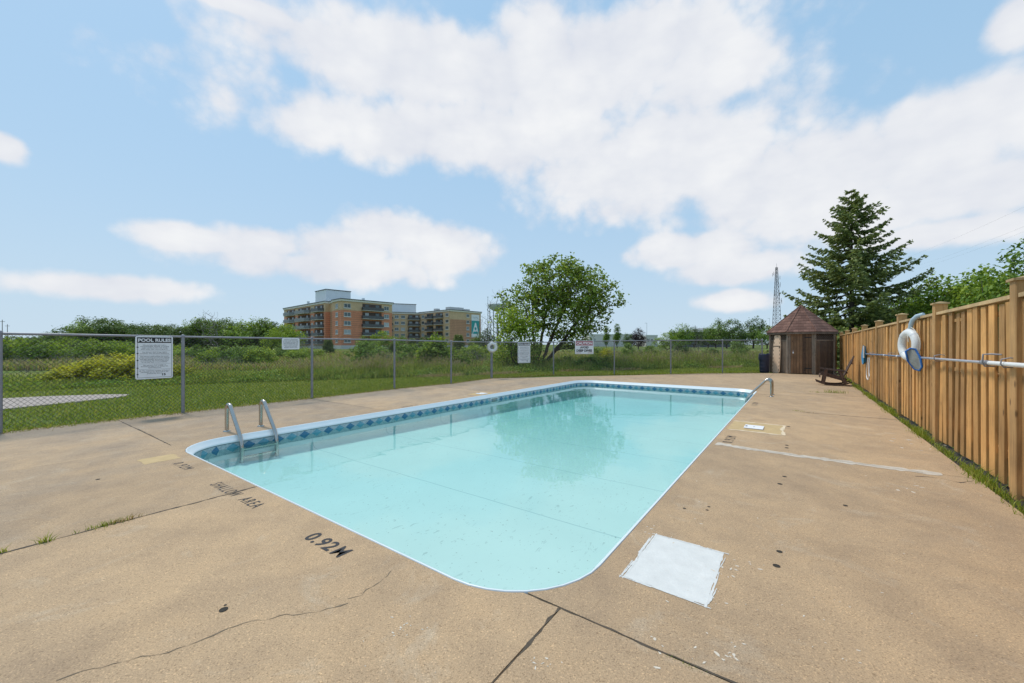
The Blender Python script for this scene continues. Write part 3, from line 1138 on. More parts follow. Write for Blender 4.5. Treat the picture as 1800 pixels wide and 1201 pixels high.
def build_chainlink():
    root = thing('chain_link_fence', (FENCE_POSTS[5][0], FENCE_POSTS[5][1], 0), 0, 'grey galvanised chain-link fence running along the lawn behind the pool', 'fence')
    ox, oy = FENCE_POSTS[5][0], FENCE_POSTS[5][1]
    for i, (x, y, zb) in enumerate(FENCE_POSTS):
        corner = i == 7
        r = .05 if corner else .03
        m = MB()
        m.cyl(x - ox, y - oy, zb - .1, zb + FH + .01, r, 12)
        m.tube([(x - ox, y - oy, zb + FH + .01), (x - ox, y - oy, zb + FH + .035), (x - ox, y - oy, zb + FH + .05)], [r * 1.15, r * 1.1, .006], 12)
        p = m.build('post', M['galv'], root)
        for zz in (.35, .75, 1.15):
            MB().tube([(x - ox, y - oy, zb + zz), (x - ox, y - oy, zb + zz + .018)], [r * 1.12] * 2, 12).build('tie_band', M['galv'], p)
    for i in range(len(FENCE_POSTS) - 1):
        x0, y0, z0 = FENCE_POSTS[i]
        x1, y1, z1 = FENCE_POSTS[i + 1]
        MB().tube([(x0 - ox, y0 - oy, z0 + FH), (x1 - ox, y1 - oy, z1 + FH)], .021, 8).build('top_rail', M['galv'], root)
        # woven wire: two families of diagonal wires in front of and behind each other
        L = math.hypot(x1 - x0, y1 - y0)
        dx, dy = (x1 - x0) / L, (y1 - y0) / L
        nx, ny = -dy, dx
        h0, h1 = .03, FH - .012
        H = h1 - h0
        p0, p1 = [], []
        step = .0707
        for fam, off in ((1, .026), (-1, .030)):
            k0 = int(-H / step) - 2
            for k in range(k0, int((L + H) / step) + 2):
                s = k * step
                # x = s + fam*z
                za, zb_ = 0.0, H
                xa, xb = s, s + fam * H
                if fam == 1:
                    lo = max(0, -s)
                    hi = min(H, L - s)
                else:
                    lo = max(0, s - L)
                    hi = min(H, s)
                if hi - lo < .02:
                    continue
                for z, lst in ((lo, p0), (hi, p1)):
                    xx = s + fam * z
                    zg = z0 + (z1 - z0) * xx / L
                    lst.append((x0 + dx * xx + nx * off - ox, y0 + dy * xx + ny * off - oy, h0 + z + zg))
        V, F = cones(np.array(p0), np.array(p1), np.full(len(p0), .0027), np.full(len(p0), .0027), 3)
        link('wire_mesh', mesh_np('wire_mesh', V, F, M['wire']), root)
    return root


def cones(p0, p1, r0, r1, n=5):
    p0, p1 = np.asarray(p0, float), np.asarray(p1, float)
    d = p1 - p0
    d /= np.maximum(np.linalg.norm(d, axis=1, keepdims=True), 1e-9)
    ref = np.where(np.abs(d[:, 2:3]) < .9, np.array([[0, 0, 1.0]]), np.array([[1.0, 0, 0]]))
    u = np.cross(d, ref)
    u /= np.linalg.norm(u, axis=1, keepdims=True)
    w = np.cross(d, u)
    ang = 2 * pi * np.arange(n) / n
    off = u[:, None] * np.cos(ang)[None, :, None] + w[:, None] * np.sin(ang)[None, :, None]
    a = p0[:, None] + off * np.asarray(r0)[:, None, None]
    b = p1[:, None] + off * np.asarray(r1)[:, None, None]
    V = np.concatenate([a, b], 1).reshape(-1, 3)
    base = (np.arange(len(p0)) * 2 * n)[:, None]
    j = np.arange(n)
    F = np.stack([base + j, base + (j + 1) % n, base + n + (j + 1) % n, base + n + j], 2).reshape(-1, 4)
    return V, F


build_chainlink()


def on_bay(i, px):
    x0, y0, z0 = FENCE_POSTS[i]
    x1, y1, z1 = FENCE_POSTS[i + 1]
    r = (px - 900) / FOC
    dx, dy = x1 - x0, y1 - y0
    t = (r * y0 - x0) / (dx - r * dy)
    return Vector((x0 + dx * t, y0 + dy * t, 0)), math.atan2(dy, dx)


def sign(bay, px0, px1, py_top, py_bot, label, layout, dark_frame=True):
    p0, an = on_bay(bay, px0)
    p1, _ = on_bay(bay, px1)
    c = (p0 + p1) / 2
    w = (p1 - p0).length
    zt, zb = zrow(py_top, p0.y), zrow(py_bot, p0.y)
    h = zt - zb
    nrm = Vector((math.sin(an), -math.cos(an), 0))
    root = thing('warning_sign', (c.x + nrm.x * .02, c.y + nrm.y * .02, zb), an, label, 'sign', 'signs hung on the chain-link fence')
    bevel(MB().cbox(-w / 2, w / 2, -h / 2, h / 2, 0, .006, .02).build('sign_board', M['sign_white'], root, (0, -.006, h / 2), (pi / 2, 0, 0)), .002, 1)

    def put(body, x, z, tw, th, mat, bold=0, y=-.0135, **kw):
        """x,z as fractions of the board measured from its left and top; tw, th fractions of its size"""
        me = text_mesh(body, w * tw if tw else None, h * th if th else None, bold, mat, **kw)
        link('lettering', me, root, ((x - .5) * w, y, h * (1 - z)), (pi / 2, 0, 0))

    def bar(x0, x1, z0, z1, mat, name='panel', y=-.0128):
        MB().box((x0 - .5) * w, (x1 - .5) * w, y, y + .0008, h * (1 - z1), h * (1 - z0)).build(name, mat, root)
    layout(put, bar, w, h, root)
    for x in (-.44, .44):
        MB().tube([(x * w, .02, h * .985), (x * w, -.008, h * .985), (x * w, -.008, h + .03), (x * w, .03, h + .035)], .0035, 5).build('wire_tie', M['galv'], root)
    return root


RULES = ['No person infected with a\ncommunicable disease or having\nopen sores on his / her body\nshall enter the swimming pool.',
         'No person shall bring a glass\ncontainer into the pool enclosure.',
         'No person shall pollute the water\nof the swimming pool in any manner\nand that spitting, spouting of water\nand blowing the nose in the pool\nor on the deck are prohibited.',
         'No person shall engage in\nboisterous play in or about the\nswimming pool.',
         '(d) The maximum number of bathers\npermitted on the deck and in the\npool at any time is']


def rules_layout(put, bar, w, h, root):
    bar(.045, .96, .025, .155, M['ink'], 'header')
    put('POOL RULES', .505, .092, .87, .078, M['sign_white'], .035, y=-.0136)
    bar(.055, .066, .16, .965, M['ink'], 'border_line')
    bar(.955, .963, .16, .965, M['ink'], 'border_line')
    bar(.055, .963, .962, .968, M['ink'], 'border_line')
    z = .195
    for k, (r, hh, ww) in enumerate(zip(RULES, (.125, .06, .165, .09, .095), (.76, .78, .82, .72, .82))):
        put(r, .505, z + hh / 2, ww, hh, M['ink_grey'], .012, line=1.0)
        z += hh + .018
        if k < 4:
            bar(.09, .93, z, z + .004, M['ink_grey'], 'rule_line', y=-.0127)
        z += .022
    put('15', .75, .905, .1, .05, M['ink'], .04, y=-.0142)
    for zz in (.255, .40, .56, .74, .885):
        MB().tube([(-.443 * w, -.0125, h * (1 - zz)), (-.443 * w, -.0155, h * (1 - zz))], .013, 10).build('bolt', M['ink'], root)


def small_layout(put, bar, w, h, root):
    for k, (s, ww) in enumerate((('THIS POOL IS UNSUPERVISED', .78), ('BATHERS UNDER TWELVE YEARS', .86), ('OF AGE ARE NOT ALLOWED IN THE', .84), ('POOL ENCLOSURE UNLESS THEY', .82),
                                 ('ARE WITH A PARENT OR AN AGENT', .82), ('WHO IS NOT LESS THAN', .7), ('SIXTEEN YEARS OF AGE', .74))):
        put(s, .5, .135 + .118 * k, ww, .062, M['ink_grey'] if k == 0 else M['ink'], .02)


def caution_layout(put, bar, w, h, root):
    bar(.04, .96, .04, .36, M['red'], 'header')
    put('CAUTION', .5, .20, .86, .2, M['sign_white'], .045, y=-.0136)
    put('AVOID', .5, .505, .46, .175, M['ink'], .05)
    put('DEEP DIVES', .5, .745, .84, .185, M['ink'], .05)
    bar(.05, .32, .905, .935, M['red'], 'red_line')
    bar(.68, .95, .905, .935, M['red'], 'red_line')


sign(2, 237, 303, 591, 667.5, 'large white POOL RULES sign with black heading, on the fence far left', rules_layout)
sign(3, 494.5, 525.5, 594.5, 614.5, 'small white rectangular sign with seven lines of black capitals on the fence', small_layout)
sign(7, 909.5, 931.5, 602, 638.5, 'narrow white POOL RULES sign on the fence beside the hanging life ring', rules_layout)
sign(8, 1010.5, 1043, 599, 622.5, 'white CAUTION AVOID DEEP DIVES sign with red heading on the far fence', caution_layout)


def life_ring(loc, rz, R, r, label, rope_loop=True, tilt=0.0):
    root = thing('life_ring', loc, rz, label, 'life ring', 'white life rings')
    n, k = 40, 14
    rgs = []
    for i in range(n):
        t = 2 * pi * i / n
        rr = r * (1 + .0 * math.sin(5 * t))
        rgs.append([Vector(((R + rr * math.cos(s)) * math.cos(t), rr * .92 * math.sin(s), (R + rr * math.cos(s)) * math.sin(t))) for s in [2 * pi * j / k for j in range(k)]])
    rgs.append(rgs[0])
    MB().rings(rgs).build('ring', M['ring_white'], root)
    for q in range(4):
        t0 = pi / 4 + q * pi / 2
        b = []
        for i in range(5):
            t = t0 + (i - 2) * .045
            rr = r * (1.03 if i in (1, 2, 3) else .98)
            b.append([Vector(((R + rr * math.cos(s)) * math.cos(t), rr * .93 * math.sin(s), (R + rr * math.cos(s)) * math.sin(t))) for s in [2 * pi * j / k for j in range(k)]])
        MB().rings(b).build('strap', M['ring_band'], root)
    pts = []
    for i in range(40):
        t = 2 * pi * i / 40 + pi / 4
        bulge = R + r * 1.02 + .018 * abs(math.sin(2 * (t - pi / 4))) * 1.2
        pts.append((bulge * math.cos(t), -.012, bulge * math.sin(t)))
    MB().tube(pts, .006, 6, closed=True).build('grab_rope', M['rope'], root)
    return root

# ================================================================== WOODEN FENCE
FA = 1.645            # front face of the front boards
FB_END = 25.3


def build_wood_fence():
    root = thing('wooden_fence', P(FA, 12, 0), RZ, 'tall golden board-on-board wooden fence with capped posts along the right side of the deck', 'fence')
    b_of = lambda b: b - 12
    rr = random.Random(4)
    variants = []
    for k in range(4):
        w = (.138, .14, .136, .142)[k]
        mb = MB()
        mb.cbox(-w / 2, w / 2, -.0125, .0125, 0, 1.79 + .0, .003)
        variants.append(mb.mesh('board', M['fence_wood']))
    pitch = .238
    n = int((FB_END - 1.6) / pitch)
    # local x runs across the fence, local y along it; boards are modelled in x = width, so turn them
    for i in range(n):
        b = 1.6 + i * pitch
        link('board', variants[rr.randrange(4)], root, (.0125 + rr.uniform(-.002, .003), b_of(b) + rr.uniform(-.012, .012), .03 + rr.uniform(-.015, .01)), (rr.gauss(0, .0045), 0, pi / 2 + rr.gauss(0, .02)))
        link('board', variants[rr.randrange(4)], root, (.115 + rr.uniform(-.002, .003), b_of(b + pitch / 2) + rr.uniform(-.012, .012), .03 + rr.uniform(-.015, .01)), (rr.gauss(0, .004), 0, pi / 2 + rr.gauss(0, .02)))
    posts = [0.35, 3.03, 5.73, 8.42, 11.1, 13.9, 16.7, 19.5, 22.3, 25.25]
    pm = MB().cbox(-.0675, .0675, -.0675, .0675, -.05, 1.99, .006).mesh('post', M['post_wood'])
    cm = MB()
    cm.prism([(-.085, -.085), (.085, -.085), (.085, .085), (-.085, .085)], 1.99, 2.012)
    cm.add([(-.075, -.075, 2.012), (.075, -.075, 2.012), (.075, .075, 2.012), (-.075, .075, 2.012), (0, 0, 2.034)], [(0, 1, 4), (1, 2, 4), (2, 3, 4), (3, 0, 4)])
    cm = cm.mesh('post_cap', M['cap_wood'])
    for b in posts:
        p = link('post', pm, root, (.032, b_of(b), 0))
        link('post_cap', cm, p)
    for b0, b1 in zip(posts, posts[1:]):
        L0, L1 = b_of(b0) + .0685, b_of(b1) - .0685
        MB().box(-.022, .135, L0, L1, 1.835, 1.873).build('cap_rail', M['cap_wood'], root)
        for z in (.28, 1.05, 1.70):
            MB().box(.0275, .0995, L0, L1, z, z + .04).build('back_rail', M['post_wood'], root)
    MB().box(-.022, .122, b_of(-1.2), b_of(.35) - .0685, 1.835, 1.873).build('cap_rail', M['cap_wood'], root)
    return root


build_wood_fence()


def build_return_fence():
    root = thing('fence_panel', P(1.5, 25.35, 0), RZ, 'short dark fence panel closing the gap between shed and long wooden fence', 'fence')
    for i in range(3):
        MB().cbox(-.07, .07, -.0125, .0125, .03, 1.85, .003).build('board', M['fence_wood'], root, (-.06 - .15 * i, .0, 0))
    MB().box(-.45, .05, .0135, .05, 1.2, 1.29).build('back_rail', M['post_wood'], root)
    MB().box(-.45, .05, .0135, .05, .3, .39).build('back_rail', M['post_wood'], root)


build_return_fence()

# life ring, hook, nets and poles hanging on the fence
ring_b = 9.45
life_ring(P(FA - .13, ring_b, 1.395), RZ + pi / 2 + .26, .21, .062, 'large white life ring with rope hanging on the wooden fence')


def fence_pt(d, b, z):
    """point d metres in front of the boards"""
    return P(FA - d, b, z)


def local_thing(name, d, b, z, label, cat, group=None):
    return thing(name, fence_pt(d, b, z), RZ + pi / 2, label, cat, group)
    # local +x runs along the fence away from the camera, local +y points to the pool side


def build_fence_gear():
    # pale bent hook the ring hangs from, over the top of the fence
    h = local_thing('hanging_hook', 0.11, ring_b + .02, 1.625, 'pale blue bent hook hanging over the fence top above the life ring', 'hook')
    pts = [(0.0, .0, .0), (-.01, .0, .05), (-.03, -.005, .12), (-.07, -.02, .19), (-.12, -.06, .25), (-.18, -.13, .275)]
    o = MB().tube(pts, [.026, .031, .034, .034, .034, .032], 12).build('hook_tube', M['pale_blue'], h)
    MB().tube([(0, 0, .0), (.004, .0, .045)], [.043, .043], 12).build('rope_knot', M['rope'], h)
    MB().tube([(.02, .02, .045), (-.02, .045, .02), (-.05, .03, -.02), (-.02, .0, -.03), (.03, .02, -.01), (.05, .04, .02)], .012, 6).build('rope_knot', M['rope'], h)
    MB().tube([(-.03, .045, .0), (-.09, .05, -.05), (-.14, .05, -.13), (-.155, .05, -.18)], .005, 6).build('rope_tail', M['rope'], h)
    rp = local_thing('rope_tassel', .05, ring_b - .05, .98, 'frayed white rope end hanging under the life ring', 'rope')
    for k in range(5):
        x = (k - 2) * .012
        MB().tube([(x * .4, 0, .16), (x, .01 * (k % 2), .09), (x * 1.6, .012 * ((k + 1) % 2), .0)], .006, 5).build('strand', M['rope'], rp)
    # telescopic pole with the skimmer net
    z1 = 1.205
    p = local_thing('skimmer_pole', .075, 7.5, 0, 'long telescopic pole in silver and white carrying the flat grey skimmer net', 'pool pole')
    zz = lambda b: 1.235 - (b - 3.4) * .0075
    X = lambda b: b - 7.5
    MB().tube([(X(9.05), 0, zz(9.05)), (X(6.0), 0, zz(6.0))], .0165, 12).build('inner_tube', M['pole_silver'], p)
    MB().tube([(X(6.12), 0, zz(6.12)), (X(1.9), 0, zz(1.9))], .0215, 12).build('outer_tube', M['ring_white'], p)
    MB().tube([(X(6.32), 0, zz(6.32)), (X(6.12), 0, zz(6.12))], .026, 12).build('clamp', M['galv'], p)
    # skimmer net: hexagonal blue rim with grey mesh, hanging a little away from the boards
    nb = 9.0
    hexa = [(.155, .10), (.10, .145), (.045, .135), (.0, .0), (-.015, -.14), (.005, -.205), (.055, -.185), (.13, -.05)]
    ring = [Vector((X(nb) - .03 - max(0, .05 - y) * 1.6, .015 + y, zz(nb) + z)) for y, z in hexa]
    MB().tube(ring, .015, 8, closed=True).build('net_rim', M['blue_plastic'], p)
    nm = MB().add([q + Vector((0, .004, 0)) for q in ring], [tuple(range(len(ring)))])
    nm.build('net_mesh', M['net_grey'], p)
    MB().tube([(X(nb) - .12, .0, zz(nb)), tuple(ring[3]), (X(nb) - .03, .07, zz(nb) + .02)], .012, 8).build('net_yoke', M['blue_plastic'], p)
    # blue pole with the leaf bag at its far end
    q = local_thing('leaf_rake_pole', .045, 12.2, 0, 'blue pole with a bright blue leaf net at its far end on the fence', 'pool pole')
    X2 = lambda b: b - 12.2
    zq = lambda b: 1.19 - (b - 9) * .0095
    MB().tube([(X2(15.7), 0, zq(15.7)), (X2(9.25), 0, zq(9.25))], .018, 12).build('tube', M['pole_blue'], q)
    for b in (12.55, 11.05):
        MB().tube([(X2(b), 0, zq(b)), (X2(b - .12), 0, zq(b - .12))], .0215, 12).build('pole_label', M['sign_white'], q)
    e = X2(15.7)
    out = [(0, .0), (.12, .26), (.20, .24), (.55, .02), (.62, -.13), (.45, -.29), (.2, -.33), (.03, -.25)]
    f = [Vector((e + x, .045, zq(15.7) + z)) for x, z in out]
    b_ = [Vector((e + .07 + x * .82, -.02, zq(15.7) + z * .85)) for x, z in out]
    mb = MB()
    n = len(f)
    mb.add(f + b_, [tuple(range(n)), tuple(range(2 * n - 1, n - 1, -1))] + [(i, (i + 1) % n, n + (i + 1) % n, n + i) for i in range(n)])
    mb.build('net_bag', M['blue_net'], q)
    MB().tube([f[0] + Vector((-.02, .0, .24)), f[0] + Vector((-.02, .005, -.02)), f[0] + Vector((-.02, 0, -.12))], .018, 8).build('net_bar', M['ring_white'], q)
    # looped cord under the blue net
    c = local_thing('looped_cord', .05, 14.9, .42, 'thin white cord hanging in a loop under the blue leaf net', 'cord')
    loop = [(-.02, 0, .62), (-.03, .01, .45), (-.06, .015, .22), (-.13, .02, .10)]
    loop += [(.12 + .27 * math.cos(t), .02, .12 + .13 * math.sin(t)) for t in [pi + pi * i / 8 for i in range(9)]]
    loop += [(.36, .02, .25), (.26, .015, .42), (.2, .01, .6)]
    MB().tube(loop, .013, 6).build('cord', M['ring_white'], c)
    # metal hooks screwed to the boards that carry the poles
    for b, bb in ((6.16, 0), (5.72, 0), (8.0, 0), (11.6, 0), (14.4, 0)):
        big = b == 6.16
        hk = local_thing('pole_hook', .0, b, zz(b) if b < 9.2 else zq(b), {6.16: 'tall bent steel hook holding the pole clamp', 5.72: 'small steel hook beside the capped post nearest the camera', 8.0: 'small steel hook right of the skimmer net', 11.6: 'small hook midway along the blue pole', 14.4: 'small hook beside the blue leaf net'}[b], 'hook', 'hooks holding the poles on the fence')
        if big:
            MB().tube([(-.06, .0, .085), (-.02, .06, .09), (.0, .11, .085), (.0, .115, .0), (.0, .1, -.035), (0, .03, -.035)], .008, 6).build('hook', M['galv'], hk)
        else:
            MB().tube([(0, .0, .05), (0, .05, .06), (0, .105, .045), (0, .11, -.0), (0, .09, -.032), (0, .02, -.03)], .006, 6).build('hook', M['galv'], hk)


build_fence_gear()

# small life ring on the corner post of the chain-link fence
cpst = FENCE_POSTS[7]
lr = life_ring((cpst[0] + .03, cpst[1] - .14, zrow(610.5, cpst[1] - .14)), math.radians(12), .15, .058, 'small white life ring hung on the corner post of the chain-link fence')
MB().tube([(-.06, .0, .16), (-.02, .05, .22), (.0, .10, .235), (.03, .05, .22), (.05, .0, .16)], .012, 6).build('hanging_rope', M['rope'], lr)

# ================================================================== SHED
SH = P(.07, 24.65)
S_ = 1.05
RIN = S_ * 1.2071


def build_shed():
    root = thing('garden_shed', SH, RZ, 'octagonal weathered brown wooden shed with red shingle roof beside the fence', 'shed')
    RC = RIN / math.cos(pi / 8)
    WT = 2.0
    corners = [(RC * math.cos(-pi / 2 - pi / 8 + i * pi / 4), RC * math.sin(-pi / 2 - pi / 8 + i * pi / 4)) for i in range(8)]
    rr = random.Random(8)
    for i in range(8):
        p = Vector((*corners[i], 0))
        q = Vector((*corners[(i + 1) % 8], 0))
        mid = (p + q) / 2
        an = math.atan2(q.y - p.y, q.x - p.x)      # local x along the face, -y outwards
        MF = Matrix.Translation(mid) @ Matrix.Rotation(an, 4, 'Z')
        eul = (0, 0, an)
        vis = i in (0, 1, 7)
        if not vis:
            MB().box(-S_ / 2 + .05, S_ / 2 - .05, .0, .03, .02, WT).build('wall_panel', M['shed_wood'], root, mid, eul)
        elif i == 0:
            # door of eight planks between two jamb boards
            for sx in (-1, 1):
                MB().box(sx * .455 - .045, sx * .455 + .045, -.01, .03, .02, WT - .06).build('door_jamb', M['shed_post'], root, mid, eul)
            door = MB().box(-.405, .405, .012, .03, .03, 1.93).build('door', M['slot_shade'], root, mid, eul)  # backing painted dark as the shade between the planks
            w = .81 / 7
            for k in range(7):
                x0 = -.405 + k * w
                MB().box(x0 + .004, x0 + w - .004, -.012 + rr.uniform(-.002, .002), .0115, .03, 1.925 + rr.uniform(-.006, .0)).build('plank', M['shed_door'], door)
            for z in (.28, 1.74):
                MB().box(.13, .40, -.0205, -.0145, z - .022, z + .022).build('hinge', M['iron'], door)
            MB().box(-.33, -.285, -.024, -.0145, .98, 1.06).build('hasp', M['sign_white'], door)
            MB().tube([(-.305, -.015, 1.12), (-.305, -.032, 1.12)], .018, 10).build('hasp', M['galv'], door)
        else:
            w = (S_ - .1) / 8
            for k in range(8):
                x0 = -S_ / 2 + .05 + k * w
                MB().box(x0 + .002, x0 + w - .002, rr.uniform(-.003, .003), .03, .02, 1.62 if True else WT).build('plank', M['shed_wood'], root, mid, eul)
            MB().box(-S_ / 2 + .05, S_ / 2 - .05, .028, .034, 1.6, WT).build('lattice_shade', M['slot_shade'], root, mid, eul)  # dark sheet, shade behind the lattice put into its colour
            lt = MB()
            W = S_ / 2 - .05
            for fam in (1, -1):
                for s in np.arange(-W - .42, W + .42, .105):
                    pts = []
                    # x = s + fam*z over z in 0..0.4, clipped to +-W
                    z0, z1 = 0.0, .38
                    if fam == 1:
                        z0, z1 = max(0, -W - s), min(.38, W - s)
                    else:
                        z0, z1 = max(0, s - W), min(.38, s + W)
                    if z1 - z0 < .03:
                        continue
                    a = Vector((s + fam * z0, 0, 1.62 + z0))
                    b = Vector((s + fam * z1, 0, 1.62 + z1))
                    d = (b - a).normalized()
                    pn = Vector((-d.z, 0, d.x)) * .016
                    y0, y1 = (-.010, -.002) if fam == 1 else (.0, .008)
                    vs = [a + pn, a - pn, b - pn, b + pn]
                    vs = [v + Vector((0, y0, 0)) for v in vs] + [v + Vector((0, y1, 0)) for v in vs]
                    lt.add(vs, [(0, 1, 2, 3), (7, 6, 5, 4), (0, 4, 5, 1), (1, 5, 6, 2), (2, 6, 7, 3), (3, 7, 4, 0)])
            lt.build('lattice', M['shed_wood'], root, mid, eul)
            MB().box(-W, W, -.014, .02, 1.585, 1.63).build('rail', M['shed_post'], root, mid, eul)
        MB().box(-S_ / 2 - .02, S_ / 2 + .02, -.03, .02, WT - .05, WT + .07).build('fascia', M['shed_wood'], root, mid, eul)
    for i in range(8):
        MB().cyl(corners[i][0], corners[i][1], 0, WT + .02, .055, 8).build('corner_post', M['shed_post'], root)
    # roof: eight facets, each of overlapping courses of shingles
    RO = RC + .17
    Z0, Z1 = WT - .0, 3.36
    nc = 10
    for i in range(8):
        a0 = -pi / 2 - pi / 8 + i * pi / 4
        am = a0 + pi / 8
        mb = MB()
        inr, hw = RO * math.cos(pi / 8), RO * math.sin(pi / 8)
        # local frame: x along eave, y outward
        for k in range(nc):
            f0, f1 = k / nc, min(1, (k + 1) / nc + .02)
            y0, y1 = inr * (1 - f0), inr * (1 - f1)
            z0, z1 = Z0 + (Z1 - Z0) * f0, Z0 + (Z1 - Z0) * f1
            w0, w1 = hw * (1 - f0), hw * (1 - f1)
            t = .018
            vs = [(-w0, -y0, z0 + t), (w0, -y0, z0 + t), (w1, -y1, z1 + .004), (-w1, -y1, z1 + .004), (-w0, -y0, z0 - .004), (w0, -y0, z0 - .004)]
            mb.add(vs, [(0, 1, 2, 3), (4, 5, 1, 0)])
        mb.add([(-hw, -inr, Z0 - .004), (hw, -inr, Z0 - .004), (0, 0, Z1 - .03)], [(0, 2, 1)])
        mb.build('roof_panel', M['shingle'], root, (0, 0, 0), (0, 0, am + pi / 2))
        c, s = math.cos(a0), math.sin(a0)
        MB().tube([(RO * c * .99, RO * s * .99, Z0 + .022), (0, 0, Z1 + .012)], [.035, .03], 4).build('hip_cap', M['shingle'], root)
        MB().box(-hw + .01, hw - .01, -inr + .02, -inr + .045, Z0 - .10, Z0 - .005).build('eave_board', M['shed_wood'], root, (0, 0, 0), (0, 0, am + pi / 2))
    return root


build_shed()


def build_spineboard():
    # leans against the left front face of the shed
    an = -pi / 2 - pi / 4
    n = Vector((math.cos(an), math.sin(an), 0))
    loc = Vector((n.x, n.y, 0)) * (RIN + .14)
    w = RZ
    world = SH + Matrix.Rotation(w, 3, 'Z') @ loc + Matrix.Rotation(w, 3, 'Z') @ (Vector((-n.y, n.x, 0)) * (-.02))
    root = thing('spine_board', (world.x, world.y, .0), RZ + an + pi / 2, 'beige plastic rescue board with slotted edges leaning upright against the shed', 'rescue board')
    tl = math.radians(-3.2)
    H, W = 1.86, .43
    out = [(-W * .36, 0), (W * .36, 0), (W * .5, .06), (W * .5, 1.35), (W * .44, 1.55), (W * .42, H - .05), (W * .34, H), (-W * .34, H), (-W * .42, H - .05), (-W * .44, 1.55), (-W * .5, 1.35), (-W * .5, .06)]
    b = MB().prism(out, -.022, .022).build('board', M['beige'], root, (0, 0, .005), (pi / 2 + tl, 0, 0))
    for sx in (-1, 1):
        for k in range(9):
            y = .10 + k * .19
            xx = W * (.425 if y < 1.35 else .365)
            MB().cbox(sx * xx - .012, sx * xx + .012, y, y + .10, .0222, .0232, .01).build('hand_slot', M['slot_shade'], b)
    MB().cbox(-.05, .05, H - .07, H - .045, .0222, .0232, .01).build('hand_slot', M['slot_shade'], b)
    MB().box(-W * .48, W * .48, 1.30, 1.335, .0225, .027).build('strap', M['iron'], b)
    MB().box(W * .3, W * .5, 1.22, 1.26, .0225, .030).build('strap', M['iron'], b)


build_spineboard()


def build_bin():
    p = at(1343.5, 20.0)
    root = thing('rubbish_bin', (p.x, p.y, -.01), .3, 'dark navy plastic rubbish bin with a bag folded over its rim, left of the shed', 'bin')
    n = 20
    rgs = []
    rr = random.Random(6)
    for z, r in ((0, .19), (.03, .205), (.3, .215), (.6, .225), (.84, .235)):
        rgs.append([Vector((r * math.cos(2 * pi * j / n), r * math.sin(2 * pi * j / n), z)) for j in range(n)])
    MB().rings(rgs).build('body', M['navy'], root)
    rgs = []
    for k, (z, r) in enumerate(((.62, .248), (.70, .252), (.82, .25), (.91, .25), (.955, .235), (.93, .2), (.80, .18))):
        rgs.append([Vector(((r + rr.uniform(-.012, .012)) * math.cos(2 * pi * j / n), (r + rr.uniform(-.012, .012)) * math.sin(2 * pi * j / n), z + rr.uniform(-.03, .03))) for j in range(n)])
    MB().rings(rgs, cap='end').build('bin_bag', M['navy'], root)
    for z in (.12, .3, .48):
        MB().tube([(.222 * math.cos(2 * pi * j / 24), .222 * math.sin(2 * pi * j / 24), z) for j in range(24)], .012, 6, closed=True).build('rib', M['navy'], root)


build_bin()


